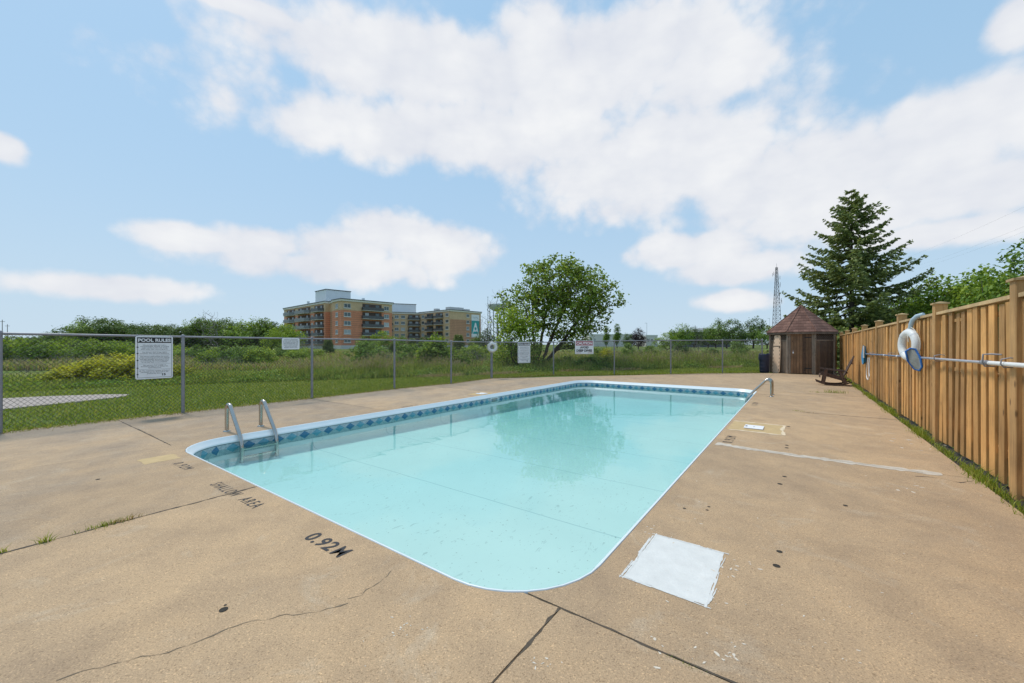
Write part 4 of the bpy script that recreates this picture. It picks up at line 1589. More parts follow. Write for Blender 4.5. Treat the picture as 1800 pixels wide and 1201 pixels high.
def build_chair():
    c = P(.93, 17.75)
    # local x: towards the front of the chair (pool side), y: its left
    root = thing('rocking_chair', c, RZ + pi, 'dark brown wooden adirondack rocking chair facing the pool beside the fence', 'rocking chair')
    # after the turn local +x points to -v (the pool), local y to -u (the camera)
    hw = .30

    def slab(name, pts, y0, y1, mat=None):
        """side profile in x,z extruded in y"""
        n = len(pts)
        vs = [(x, y0, z) for x, z in pts] + [(x, y1, z) for x, z in pts]
        fs = [tuple(range(n)), tuple(range(2 * n - 1, n - 1, -1))] + [(i, n + i, n + (i + 1) % n, (i + 1) % n) for i in range(n)]
        o = MB().add(vs, fs).build(name, M['chair_wood'], root)
        bm = bmesh.new()
        bm.from_mesh(o.data)
        bmesh.ops.recalc_face_normals(bm, faces=bm.faces)
        bm.to_mesh(o.data)
        bm.free()
        return o

    def plank(name, p, q, y0, y1, th):
        """plank from p to q (x,z), thickness th below the line"""
        p, q = Vector((p[0], p[1])), Vector((q[0], q[1]))
        d = (q - p).normalized()
        n = Vector((d.y, -d.x)) * th
        return slab(name, [tuple(p), tuple(q), tuple(q + n), tuple(p + n)], y0, y1)
    for s in (-1, 1):
        yo = s * hw
        y0, y1 = (yo - .02, yo + .02)
        # curved rocker
        pts = []
        for i in range(13):
            x = .46 - .96 * i / 12
            pts.append((x, .19 * ((x + .02) / .48) ** 2 * .62))
        top = [(x, z + .055 - .02 * abs(x)) for x, z in pts][::-1]
        slab('rocker', pts + top, y0, y1)
        # front leg leaning forward, arm support, back leg
        plank('front_leg', (.30, .05), (.215, .56), y0 + s * .042, y1 + s * .042, -.085)
        plank('rear_leg', (-.30, .07), (-.14, .53), y0 + s * .042, y1 + s * .042, -.08)
        # arm: broad board sloping back
        slab('arm', [(.34, .565), (.34, .59), (-.36, .50), (-.36, .475)], yo - .06 + s * .03, yo + .06 + s * .03)
        # seat side rail from the front edge to the back of the rocker
        plank('seat_rail', (.33, .37), (-.36, .16), y0 - s * .042, y1 - s * .042, .09)
    for k in range(7):
        x = .345 - k * .092
        z = .378 - (.345 - x) * .305
        d = Vector((-1, -.305)).normalized()
        plank('seat_slat', (x, z), (x + d.x * .08, z + d.y * .08), -hw + .0, hw - .0, -.02)
    MB().box(.335, .36, -hw, hw, .27, .36).build('front_apron', M['chair_wood'], root)
    # fanned back of five slats leaning backwards
    for k in range(5):
        y = (k - 2) * .115
        top = 1.02 - .035 * (k - 2) ** 2
        fan = 1 + .12
        p0 = Vector((-.24, y * .85, .17))
        p1 = Vector((-.24 - (top - .17) * .40, y * fan, top))
        d = (p1 - p0)
        wv = .05
        nrm = Vector((d.z, 0, -d.x)).normalized() * .011
        vs = []
        for q in (p0, p1):
            for sy in (-1, 1):
                for sn in (-1, 1):
                    vs.append(q + Vector((0, sy * wv, 0)) + nrm * sn)
        MB().add(vs, [(0, 1, 3, 2), (4, 6, 7, 5), (0, 4, 5, 1), (2, 3, 7, 6), (0, 2, 6, 4), (1, 5, 7, 3)]).build('back_slat', M['chair_wood'], root)
    for z in (.42, .74):
        x = -.24 - (z - .17) * .40 - .02
        MB().box(x - .03, x, -hw - .02, hw + .02, z, z + .07).build('back_brace', M['chair_wood'], root)
    return root


build_chair()

# ================================================================== APARTMENT BUILDINGS
WIN_CACHE = {}


def window(parent, x0, x1, z0, z1, M4, door=False):
    """a framed window set on a facade; M4 places local x along the wall and -y outwards"""
    w, h = x1 - x0, z1 - z0
    key = (round(w, 2), round(h, 2))
    if key not in WIN_CACHE:
        fr = MB()
        t = .12
        for bx in ((-w / 2, -w / 2 + t, 0, h), (w / 2 - t, w / 2, 0, h), (-w / 2 + t, w / 2 - t, 0, t), (-w / 2 + t, w / 2 - t, h - t, h), (-.05, .05, t, h - t)):
            fr.box(bx[0], bx[1], -.09, .02, bx[2], bx[3])
        si = MB().box(-w / 2 - .15, w / 2 + .15, -.16, .02, -.22, -.003)
        pn = MB().box(-w / 2 + t, w / 2 - t, -.04, -.02, t, h - t)
        WIN_CACHE[key] = (fr.mesh('window', M['frame']), si.mesh('sill', M['stone_white']), pn.mesh('pane', M['glass']))
    fr, si, pn = WIN_CACHE[key]
    loc = M4 @ Vector(((x0 + x1) / 2, 0, z0))
    o = link('window', fr, parent, loc, M4.to_euler())
    if not door:
        link('sill', si, o)
    link('pane', pn, o)


def balcony(parent, x0, x1, z, M4, depth=1.5, mat='railing', cut=.5, panel=True):
    """slab and railing with a slanted or rounded front, plus the dark doors behind it"""
    cx = (x0 + x1) / 2
    hw = (x1 - x0) / 2
    ring = [(-hw, 0), (-hw, -depth + cut), (-hw + cut, -depth), (hw - cut, -depth), (hw, -depth + cut), (hw, 0)]
    root = MB().prism(ring[::-1], 0, .22).build('balcony', M['slab_edge'], parent, M4 @ Vector((cx, 0, z)), M4.to_euler())
    r = MB()
    t = .06
    for (ax, ay), (bx, by) in zip(ring, ring[1:]):
        d = Vector((bx - ax, by - ay, 0)).normalized()
        nn = Vector((-d.y, d.x, 0)) * t
        a, b = Vector((ax, ay, 0)), Vector((bx, by, 0))
        lo, hi = .32, 1.25
        vs = [a, b, b + nn, a + nn]
        r.add([v + Vector((0, 0, lo)) for v in vs] + [v + Vector((0, 0, hi)) for v in vs], [(0, 1, 2, 3), (7, 6, 5, 4), (0, 4, 5, 1), (1, 5, 6, 2), (2, 6, 7, 3), (3, 7, 4, 0)])
    r.build('railing', M[mat], root)
    MB().box(-hw + .3, hw - .3, -.05, -.01, .23, 2.45).build('recess_shade', M['recess_shade'], root)  # flat panel on the wall, niche shade put into its colour
    for sx in (-.5, .5):
        w = min(hw * .75, 1.7)
        MB().box(sx * hw - w / 2 * .8, sx * hw + w / 2 * .8, -.09, -.052, .25, 2.2).build('glass_door', M['glass'], root)


def block(parent, x0, x1, y0, y1, z0, z1, mat, name='wall'):
    return MB().box(x0, x1, y0, y1, z0, z1).build(name, M[mat], parent)


def crown(parent, x0, x1, y0, y1, z):
    e = .35
    MB().box(x0 - e, x1 + e, y0 - e, y1 + e, z, z + .62).build('cornice', M['cornice'], parent)
    MB().box(x0 - e - .15, x1 + e + .15, y0 - e - .15, y1 + e + .15, z + .62, z + .85).build('roof_edge', M['roof_edge'], parent)


def build_apartments():
    A1 = math.atan2(.734, .679)
    c = at(600, 132)
    root = thing('apartment_building', (c.x, c.y, -.04), A1, 'large near apartment block in striped red brick with tan top storey and balconies', 'apartment building', 'brick apartment buildings beyond the field')
    TOP, MID, LOW = 16.0, 13.0, 1.2
    blocks = [(0, 18.7, 0, 7, 'brick', 0), (1.3, 18.7, 7.0, 12, 'brick_dark', .06), (-.3, 18.7, 12.0, 54, 'brick', 0)]
    for k, (x0, x1, y0, y1, mt, dz) in enumerate(blocks):
        block(root, x0, x1, y0, y1, LOW, MID, mt)
        block(root, x0, x1, y0, y1, MID, TOP, 'brick_tan', 'top_storey')
        block(root, x0 - .2, x1 + .2, y0 - (.2 if k == 0 else 0), y1 - (.0 if k < 2 else -.2), -1, LOW - .001, 'stone_white', 'plinth')
        e = .3
        MB().box(x0 - e, x1 + e, y0 - (e if k == 0 else 0), y1 + (e if k == 2 else 0), TOP, TOP + .6).build('cornice', M['cornice'], root)
        MB().box(x0 - e - .15, x1 + e + .15, y0 - (e + .15 if k == 0 else 0), y1 + (e + .15 if k == 2 else 0), TOP + .6, TOP + .85).build('roof_edge', M['roof_edge'], root)
    MR = Matrix.Translation((0, 0, 0))
    floors = [13.75 - 2.9 * k for k in range(5)]
    for z in floors:
        window(root, .85, 3.2, z, z + 1.45, MR)
        window(root, 15.4, 17.4, z, z + 1.45, MR)
        balcony(root, 7.0, 14.8, z - .62, MR, 1.2, 'railing', .05)
    # left face: local x of the wall runs along -y of the building
    ML = Matrix.Rotation(-pi / 2, 4, 'Z')
    for z in floors:
        window(root, -4.3, -2.5, z, z + 1.45, ML @ Matrix.Translation((0, 0, 0)))
    ML2 = Matrix.Translation((-.3, 0, 0)) @ Matrix.Rotation(-pi / 2, 4, 'Z')
    for k, z in enumerate(floors):
        window(root, -24.6, -22.9, z, z + 1.45, ML2)
        window(root, -40.3, -38.8, z, z + 1.45, ML2)
        window(root, -52.8, -51.2, z, z + 1.45, ML2)
        balcony(root, -21.8, -13.2, z - .62, ML2, 1.7, 'railing', 1.2)
        balcony(root, -38.0, -25.2, z - .62, ML2, 1.9, 'railing_pale' if k < 3 else 'railing', 1.4)
        balcony(root, -50.6, -41.0, z - .62, ML2, 1.9, 'railing_pale', 1.4)
    ph = MB().box(4, 13.5, 22, 32, TOP + .85, 22.2).build('penthouse', M['penthouse'], root)
    MB().box(3.8, 13.7, 21.8, 32.2, 22.2, 22.45).build('coping', M['roof_edge'], ph)
    for x, y, z in ((2.5, 16, 18.2), (9, 3, 17.9), (1.5, 33, 18.4)):
        MB().box(x, x + .7, y, y + .9, TOP + .85, z).build('roof_vent', M['penthouse'], root)
    # ---------- second block
    c2 = at(791, 176)
    r2 = thing('apartment_building', (c2.x, c2.y, -.04), A1, 'smaller far apartment block in tan brick with teal banner on its end wall', 'apartment building', 'brick apartment buildings beyond the field')
    block(r2, 0, 18.5, 0, 23, LOW, 12.8, 'brick_dark')
    block(r2, 0, 18.5, 0, 23, 12.8, TOP + .2, 'brick_tan', 'top_storey')
    block(r2, -.06, -.002, .02, 23, LOW, TOP + .1, 'brick_tan', 'tan_facing')
    block(r2, -.2, 18.7, -.2, 23.0, -1, LOW - .001, 'stone_white', 'plinth')
    crown(r2, 0, 18.5, 0, 23, TOP + .2)
    for z in floors[:5]:
        window(r2, 9.5, 11.2, z + .3, z + 1.75, MR)
        M2 = Matrix.Translation((-.06, 0, 0)) @ Matrix.Rotation(-pi / 2, 4, 'Z')
        window(r2, -3.1, -.9, z + .3, z + 1.75, M2)
        window(r2, -21.4, -19.3, z + .3, z + 1.75, M2)
        balcony(r2, -10.6, -4.8, z - .4, M2, 1.5, 'railing', .6)
        balcony(r2, -17.6, -11.9, z - .4, M2, 1.5, 'railing', .6)
    for x, y, w, d, h in ((3, 4, 5, 3, 1.6), (9, 6, 4, 3, 1.9), (13, 5, 3, 2, 1.3), (1.5, 12, 2, 2, 1.2)):
        MB().box(x, x + w, y, y + d, TOP + 1.05, TOP + 1.05 + h).build('roof_unit', M['stone_white'], r2)
    # banner
    bz0, bz1, bx0, bx1 = 4.8, 15.4, 12.5, 17.4
    bw, bh = bx1 - bx0, bz1 - bz0
    bn = thing('wall_banner', c2 + Matrix.Rotation(A1, 3, 'Z') @ Vector(((bx0 + bx1) / 2, -.14, bz0)), A1, 'tall teal and white banner with a large white letter A on the end wall', 'banner')
    MB().box(-bw / 2, bw / 2, 0, .1, 0, bh).build('cloth', M['sign_white'], bn)
    MB().box(-bw / 2, bw / 2, -.03, -.005, bh * .16, bh * .735).build('teal_field', M['teal'], bn)
    y0, y1 = -.07, -.04

    def poly(name, pts, mat, ya, yb):
        n = len(pts)
        vs = [(x * bw, ya, z * bh) for x, z in pts] + [(x * bw, yb, z * bh) for x, z in pts]
        MB().add(vs, [tuple(range(n)), tuple(range(2 * n - 1, n - 1, -1))] + [(i, n + i, n + (i + 1) % n, (i + 1) % n) for i in range(n)]).build(name, M[mat], bn)
    poly('letter', [(-.45, .02), (.45, .02), (.40, .16), (.06, .645), (-.06, .645), (-.40, .16)], 'sign_white', y0, y1)
    poly('counter', [(.13 * math.cos(t), .385 + .067 * math.sin(t)) for t in [2 * pi * i / 14 for i in range(14)]], 'teal', -.10, -.075)
    poly('counter', [(-.34, .155), (.36, .155), (.26, .255), (-.25, .255)], 'teal', -.10, -.075)
    for x, w_, z_ in ((-.28, .1, .84), (-.1, .13, .83), (.08, .13, .85), (.26, .1, .82)):
        MB().box(x * bw - w_ * bw / 2, x * bw + w_ * bw / 2, -.02, -.004, z_ * bh, (z_ + .075) * bh).build('faded_lettering', M['ring_band'], bn)
    # ---------- recessed wing between them
    wo = Vector((-56.5, 186.7, -.04))
    r3 = thing('apartment_wing', wo, math.atan2(.39, .92), 'tan brick apartment wing set back between the two taller blocks', 'apartment building', 'brick apartment buildings beyond the field')
    block(r3, -14, 13.6, 0, 14, LOW, TOP, 'brick_tan')
    block(r3, -14.1, 13.6, -.15, 14, -1, LOW - .001, 'stone_white', 'plinth')
    crown(r3, -14, 13.3, 0, 14, TOP)
    for z in floors:
        window(r3, 1.4, 3.3, z + .1, z + 1.55, MR)
        window(r3, 4.3, 6.2, z + .1, z + 1.55, MR)
        balcony(r3, 7.4, 13.2, z - .6, MR, 1.4, 'railing', .5)
        balcony(r3, -3.0, .6, z - .6, MR, 1.4, 'railing', .5)
    ph = MB().box(-1.0, 14.0, 16, 24, 10, 22.2).build('penthouse', M['penthouse'], r3)
    MB().box(-1.2, 14.2, 15.8, 24.2, 22.2, 22.45).build('coping', M['roof_edge'], ph)


build_apartments()


def build_distance():
    # elevated water tank
    p = at(874, 300)
    rt = thing('water_tower', (p.x, p.y, 0), 0, 'pale bowl-shaped water tower on a slender stem behind the bare tree', 'water tower')
    z0, z1 = zrow(545, 300), zrow(536, 300)
    n = 24
    prof = [(2.0, z0 - 1.0), (4.0, z0 - .2), (6.0, z0 + 1.4), (7.0, z1 - .4), (7.0, z1 + .3), (6.6, z1 + .4), (0.2, z1 + .9)]
    MB().rings([[Vector((r * math.cos(2 * pi * j / n), r * math.sin(2 * pi * j / n), z)) for j in range(n)] for r, z in prof]).build('tank', M['tank'], rt)
    MB().cyl(0, 0, 0, z0 - .5, .6, 12).build('stem', M['tank'], rt)
    for k in range(6):
        a = 2 * pi * k / 6
        MB().tube([(5.2 * math.cos(a), 5.2 * math.sin(a), 0), (5.6 * math.cos(a), 5.6 * math.sin(a), z0 + 1.0)], .22, 5).build('leg', M['tank'], rt)
    p = at(857.5, 220)
    mt = thing('flag_mast', (p.x, p.y, 0), 0, 'thin pale mast standing left of the water tower', 'mast')
    MB().tube([(0, 0, 0), (0, 0, zrow(523, 220))], [.22, .12], 6).build('pole', M['tank'], mt)
    MB().box(-.25, .25, -.25, .25, zrow(523, 220), zrow(523, 220) + .4).build('lamp', M['tank'], mt)
    # lattice radio tower
    p = at(1365, 320)
    tw = thing('radio_tower', (p.x, p.y, 0), .35, 'tall thin steel lattice radio tower with antennas above the shed roof', 'radio tower')
    H = zrow(470, 320)
    legs = [(math.cos(a), math.sin(a)) for a in (pi / 2, pi / 2 + 2 * pi / 3, pi / 2 + 4 * pi / 3)]
    rad = lambda z: 3.6 * (1 - z / H) + .8
    for lx, ly in legs:
        MB().tube([(lx * rad(0), ly * rad(0), 0), (lx * rad(H), ly * rad(H), H)], .17, 5).build('leg', M['lattice_steel'], tw)
    br = MB()
    nz = 20
    for k in range(nz):
        za, zb = H * k / nz, H * (k + 1) / nz
        for i in range(3):
            (ax, ay), (bx, by) = legs[i], legs[(i + 1) % 3]
            br.tube([(ax * rad(za), ay * rad(za), za), (bx * rad(zb), by * rad(zb), zb)], .08, 4, caps=False)
            br.tube([(bx * rad(za), by * rad(za), za), (ax * rad(zb), ay * rad(zb), zb)], .08, 4, caps=False)
            br.tube([(ax * rad(zb), ay * rad(zb), zb), (bx * rad(zb), by * rad(zb), zb)], .08, 4, caps=False)
    tag(br.build('bracing', M['lattice_steel'], tw), kind='stuff')
    rr = random.Random(3)
    for k in range(12):
        z = H * rr.uniform(.55, .99)
        a = rr.random() * 2 * pi
        d = rad(z) + rr.uniform(.8, 2.0)
        x, y = d * math.cos(a), d * math.sin(a)
        m = MB().tube([(0, 0, z), (x, y, z)], .06, 4)
        m.tube([(x, y, z - 1.2), (x, y, z + 1.6)], .13, 5)
        m.build('antenna', M['lattice_steel'], tw)
    MB().tube([(0, 0, H), (0, 0, H + 3)], .08, 5).build('antenna', M['lattice_steel'], tw)
    # long low white sheds and the dark hall far off on the right
    def shed(px0, px1, py_top, Y, depth, mat, roofmat, label, name='warehouse', roof=.0):
        a, b = at(px0, Y), at(px1, Y)
        r = thing(name, ((a.x + b.x) / 2, Y, -.04), 0, label, 'building')
        h = zrow(py_top, Y)
        w = (b.x - a.x) / 2
        MB().box(-w, w, 0, depth, 0, h).build('wall', M[mat], r)
        if roof:
            e = .6
            MB().add([(-w - e, -e, h), (w + e, -e, h), (w + e, depth + e, h), (-w - e, depth + e, h), (-w * .35, depth / 2, h + roof), (w * .35, depth / 2, h + roof)], [(0, 1, 5, 4), (1, 2, 5), (2, 3, 4, 5), (3, 0, 4), (3, 2, 1, 0)]).build('roof', M[roofmat], r)
        else:
            MB().box(-w - .3, w + .3, -.3, depth + .3, h, h + .5).build('roof', M[roofmat], r)
        k = max(3, int(w / 4))
        for i in range(k):
            x = -w + (i + .5) * 2 * w / k
            f = MB().box(x - .8, x + .8, -.12, -.01, h * .45, h * .7).build('window', M['frame'], r)
            MB().box(x - .65, x + .65, -.16, -.13, h * .48, h * .67).build('pane', M['glass'], f)
        return r
    shed(1036, 1112, 588.5, 300, 25, 'stone_white', 'penthouse', 'long low white building far away, left of the purple tree')
    shed(1136, 1156, 590, 300, 25, 'stone_white', 'penthouse', 'short white building far away, right of the purple tree')
    shed(1196, 1222, 585, 215, 15, 'roof_edge', 'roof_edge', 'small dark building far away beside the utility pole')
    shed(1224, 1284, 583.5, 215, 20, 'roof_edge', 'railing_pale', 'wide dark hall with grey hipped roof far away', roof=2.4)
    # utility poles, light poles and wires
    def pole(px, Y, py_top, label, name='utility_pole', arm=True, r=.14):
        p = at(px, Y)
        h = zrow(py_top, Y)
        t = thing(name, (p.x, p.y, -.04), 0, label, 'pole', 'poles in the distance')
        MB().tube([(0, 0, 0), (0, 0, h)], [r, r * .7], 6).build('shaft', M['bark_grey'] if arm else M['tank'], t)
        if arm:
            MB().box(-1.1, 1.1, -.06, .06, h - .9, h - .75).build('crossarm', M['bark_grey'], t)
        else:
            MB().box(-1.2, .1, -.1, .1, h - .1, h + .05).build('lamp_head', M['tank'], t)
        return Vector((p.x, p.y, h - .8))
    q1 = pole(1222, 190, 572, 'grey utility pole in front of the dark hall')
    pole(1137, 240, 568, 'thin white street lamp right of the purple tree', 'street_lamp', False, .12)
    pole(1353, 240, 560, 'thin white street lamp left of the shed roof', 'street_lamp', False, .1)
    q2 = pole(4, 170, 562, 'taller utility pole at the far left edge')
    q3 = pole(13, 190, 570, 'shorter utility pole beside the far left edge')
    for k, (x0, y0, x1, y1, Y0, Y1) in enumerate(((1585, 480, 1830, 396, 150, 60), (1600, 470, 1830, 386, 150, 60), (1585, 455, 1830, 350, 150, 60), (1700, 500, 1830, 463, 150, 60))):
        a, b = at(x0, Y0, zrow(y0, Y0)), at(x1, Y1, zrow(y1, Y1))
        pts = [a.lerp(b, i / 10) - Vector((0, 0, .6 * (1 - (2 * i / 10 - 1) ** 2))) for i in range(11)]
        w = MB().tube(pts, .007, 4)
        lab = ['lowest power line of the pair above the right-hand trees', 'upper power line of the pair above the right-hand trees', 'topmost power line crossing the sky behind the conifer', 'power line just above the leafy trees at the right edge'][k]
        tag(w.build('power_line', M['lattice_steel']), lab, 'power line', 'power lines over the right-hand trees')


build_distance()

# ================================================================== VEGETATION
def unit(v):
    return v / np.maximum(np.linalg.norm(v, axis=1, keepdims=True), 1e-9)


def leaf_quads(C, size, rng, up=.35, outward=None, aspect=.62):
    """one folded leaf (two triangles as a quad) at each centre"""
    n = len(C)
    nrm = rng.normal(size=(n, 3))
    nrm[:, 2] = np.abs(nrm[:, 2]) + up
    if outward is not None:
        nrm += outward * .7
    nrm = unit(nrm)
    t = unit(np.cross(nrm, rng.normal(size=(n, 3))))
    b = np.cross(nrm, t)
    s = (size * rng.uniform(.65, 1.3, n))[:, None]
    fold = nrm * s * .14
    V = np.stack([C - t * s * .5, C - b * s * aspect * .5 + fold, C + t * s * .5, C + b * s * aspect * .5 + fold], 1).reshape(-1, 3)
    F = np.arange(4 * n).reshape(-1, 4)
    return V, F


def grow(rng, bases, targets, near=.92, stems=None):
    """joins every target to the nearest earlier branch point; returns nodes, parents, radii"""
    if stems:
        nodes, par, dist = [], [], []
        for line in stems:
            for i, q in enumerate(line):
                par.append(-1 if i == 0 else len(nodes) - 1)
                dist.append(0.0 if i == 0 else dist[-1] + float(np.linalg.norm(q - line[i - 1])))
                nodes.append(np.array(q, float))
        base = np.mean([l[0] for l in stems], axis=0)
    else:
        nodes = [np.array(b, float) for b in bases]
        par = [-1] * len(bases)
        dist = [0.0] * len(bases)
        base = np.mean(bases, axis=0)
    order = np.argsort(np.linalg.norm(targets - base, axis=1))
    tips = []
    for i in order:
        t = targets[i]
        N = np.array(nodes)
        dt = np.linalg.norm(N - t, axis=1)
        score = dt + .45 * np.array(dist) * .35
        # branches only climb
        score = np.where(N[:, 2] > t[2] - .02 * abs(t[2]), score + 1e3 * (N[:, 2] - t[2] > 0) * .002, score)
        j = int(np.argmin(score))
        a = nodes[j]
        L = np.linalg.norm(t - a)
        k = max(2, int(L / .45))
        prev = j
        bow = rng.normal(size=3) * .07 * L
        bow[2] -= .05 * L
        for q in range(1, k + 1):
            f = q / k
            p = a + (t - a) * f + bow * math.sin(pi * f)
            nodes.append(p)
            par.append(prev)
            dist.append(dist[prev] + L / k)
            prev = len(nodes) - 1
        tips.append(prev)
    cnt = np.zeros(len(nodes))
    cnt[tips] = 1
    for i in range(len(nodes) - 1, -1, -1):
        if par[i] >= 0:
            cnt[par[i]] += cnt[i]
    return np.array(nodes), np.array(par), cnt, np.array(tips)


def branches_mesh(name, nodes, par, cnt, r0, mat, power=.5, rmin=.006, sides=5):
    tot = cnt[par == -1].max()
    r = np.maximum(r0 * (cnt / tot) ** power, rmin)
    i = np.nonzero(par >= 0)[0]
    a, b = nodes[par[i]], nodes[i]
    V, F = cones(a, b, np.minimum(r[par[i]], r[i] * 1.5), r[i], sides)
    return mesh_np(name, V, F, mat, True)


def crown_points(rng, lobes, n, shell=.55):
    """points spread through a union of ellipsoids, more of them near the surface"""
    vols = np.array([l[3] * l[4] * l[5] for l in lobes])
    pick = rng.choice(len(lobes), n, p=vols / vols.sum())
    d = unit(rng.normal(size=(n, 3)))
    rad = rng.uniform(shell ** 3, 1, n) ** (1 / 3)
    L = np.array(lobes)[pick]
    return L[:, :3] + d * rad[:, None] * L[:, 3:6]


def plant(name, crown_me, trunk_me, loc, rz, scale, label, cat, group=None):
    o = thing(name, loc, rz, label, cat, group)
    o.scale = scale
    if trunk_me:
        link('trunk' if cat == 'tree' else 'stem', trunk_me, o)
    if crown_me:
        link('crown' if cat == 'tree' else 'leaves', crown_me, o)
    return o


def make_tree_variant(seed, lobes, ncl, nleaf, spread, lsize, mat, r0=.03, trunk_h=.12, bark='bark', up=.35):
    """unit-high tree: returns crown mesh, trunk mesh"""
    rng = np.random.default_rng(seed)
    T = crown_points(rng, lobes, ncl)
    T = T[T[:, 2] > trunk_h]
    nodes, par, cnt, tips = grow(rng, [(0, 0, 0), ], np.concatenate([[[0.01, 0, trunk_h]], T]))
    tm = branches_mesh('trunk', nodes, par, cnt, r0, M[bark], .5, .0025, 5)
    reps = rng.integers(int(nleaf * .5), int(nleaf * 1.5), len(T))
    C = np.repeat(T, reps, axis=0) + rng.normal(size=(reps.sum(), 3)) * spread * np.array([1, 1, .72])
    C = C[C[:, 2] > .02]
    cen = np.array([0, 0, .5])
    V, F = leaf_quads(C, np.full(len(C), lsize), rng, up, unit(C - cen))
    return mesh_np('crown', V, F, mat), tm


ROUND = [(0, 0, .62, .30, .30, .36), (.2, .05, .5, .24, .24, .25), (-.2, -.06, .52, .25, .24, .26), (.03, .2, .55, .24, .22, .26), (-.02, -.2, .48, .24, .24, .24), (.08, -.05, .8, .18, .18, .2), (0, 0, .3, .34, .34, .24)]
WIDE = [(0, 0, .6, .45, .42, .36), (.34, .06, .46, .3, .3, .26), (-.34, -.06, .48, .32, .3, .28), (.05, .3, .5, .3, .28, .26), (-.05, -.3, .44, .3, .28, .24), (.16, 0, .78, .24, .24, .2), (-.2, .1, .75, .22, .2, .2), (0, 0, .28, .46, .44, .24)]
TALL = [(0, 0, .55, .14, .14, .42), (.05, .03, .4, .12, .12, .25), (-.05, 0, .65, .1, .1, .25)]
BUSH = [(0, 0, .45, .42, .42, .5), (.36, .1, .35, .34, .3, .38), (-.36, -.05, .36, .34, .32, .36), (.05, .34, .38, .34, .3, .38), (-.08, -.34, .32, .34, .3, .36), (.18, -.2, .62, .22, .22, .3), (-.2, .15, .66, .2, .2, .3)]

far_dark = [make_tree_variant(20 + i, WIDE if i % 2 else ROUND, 120, 26, .055, .045, M['leaf_dark'], .028, .16) for i in range(3)]
far_mid = [make_tree_variant(30 + i, WIDE if i % 2 else ROUND, 120, 26, .055, .045, M['leaf_mid'], .028, .16) for i in range(2)]
far_lime = make_tree_variant(40, WIDE, 120, 28, .055, .045, M['leaf_lime'], .026, .14)
far_purple = make_tree_variant(41, ROUND, 120, 34, .05, .045, M['leaf_purple'], .026, .2)
poplar = make_tree_variant(42, TALL, 90, 30, .035, .04, M['leaf_mid'], .02, .1)
bush_mid = [make_tree_variant(50 + i, BUSH, 110, 30, .07, .07, M['leaf_mid'], .014, .05, 'twig') for i in range(2)]
bush_lime = [make_tree_variant(55 + i, BUSH, 110, 28, .07, .075, M['leaf_lime'], .014, .05, 'twig') for i in range(2)]
bush_yellow = [make_tree_variant(60 + i, BUSH, 120, 26, .075, .07, M['leaf_yellow'], .010, .04, 'twig', 1.0) for i in range(2)]
bush_dark = [make_tree_variant(65, BUSH, 110, 30, .07, .07, M['leaf_dark'], .014, .05, 'twig')]
big_bush = make_tree_variant(70, ROUND + [(0, 0, .3, .34, .34, .26)], 200, 34, .05, .055, M['leaf_lime'], .014, .05, 'bark')


def make_bare(seed, lobes, n, r0, mat, rmin):
    rng = np.random.default_rng(seed)
    T = crown_points(rng, lobes, n, .2)
    T = T[T[:, 2] > .1]
    nodes, par, cnt, tips = grow(rng, [(0, 0, 0)], T)
    return branches_mesh('trunk', nodes, par, cnt, r0, mat, .5, rmin, 4)


bare_tree = [make_bare(80, [(0, 0, .62, .28, .28, .40), (.1, 0, .4, .2, .2, .25)], 170, .016, M['bark_grey'], .0016), make_bare(81, [(0, 0, .6, .24, .24, .42)], 240, .016, M['bark_grey'], .0012)]
bare_bush = [make_bare(82 + i, BUSH, 260, .012, M['twig'], .0035) for i in range(2)]


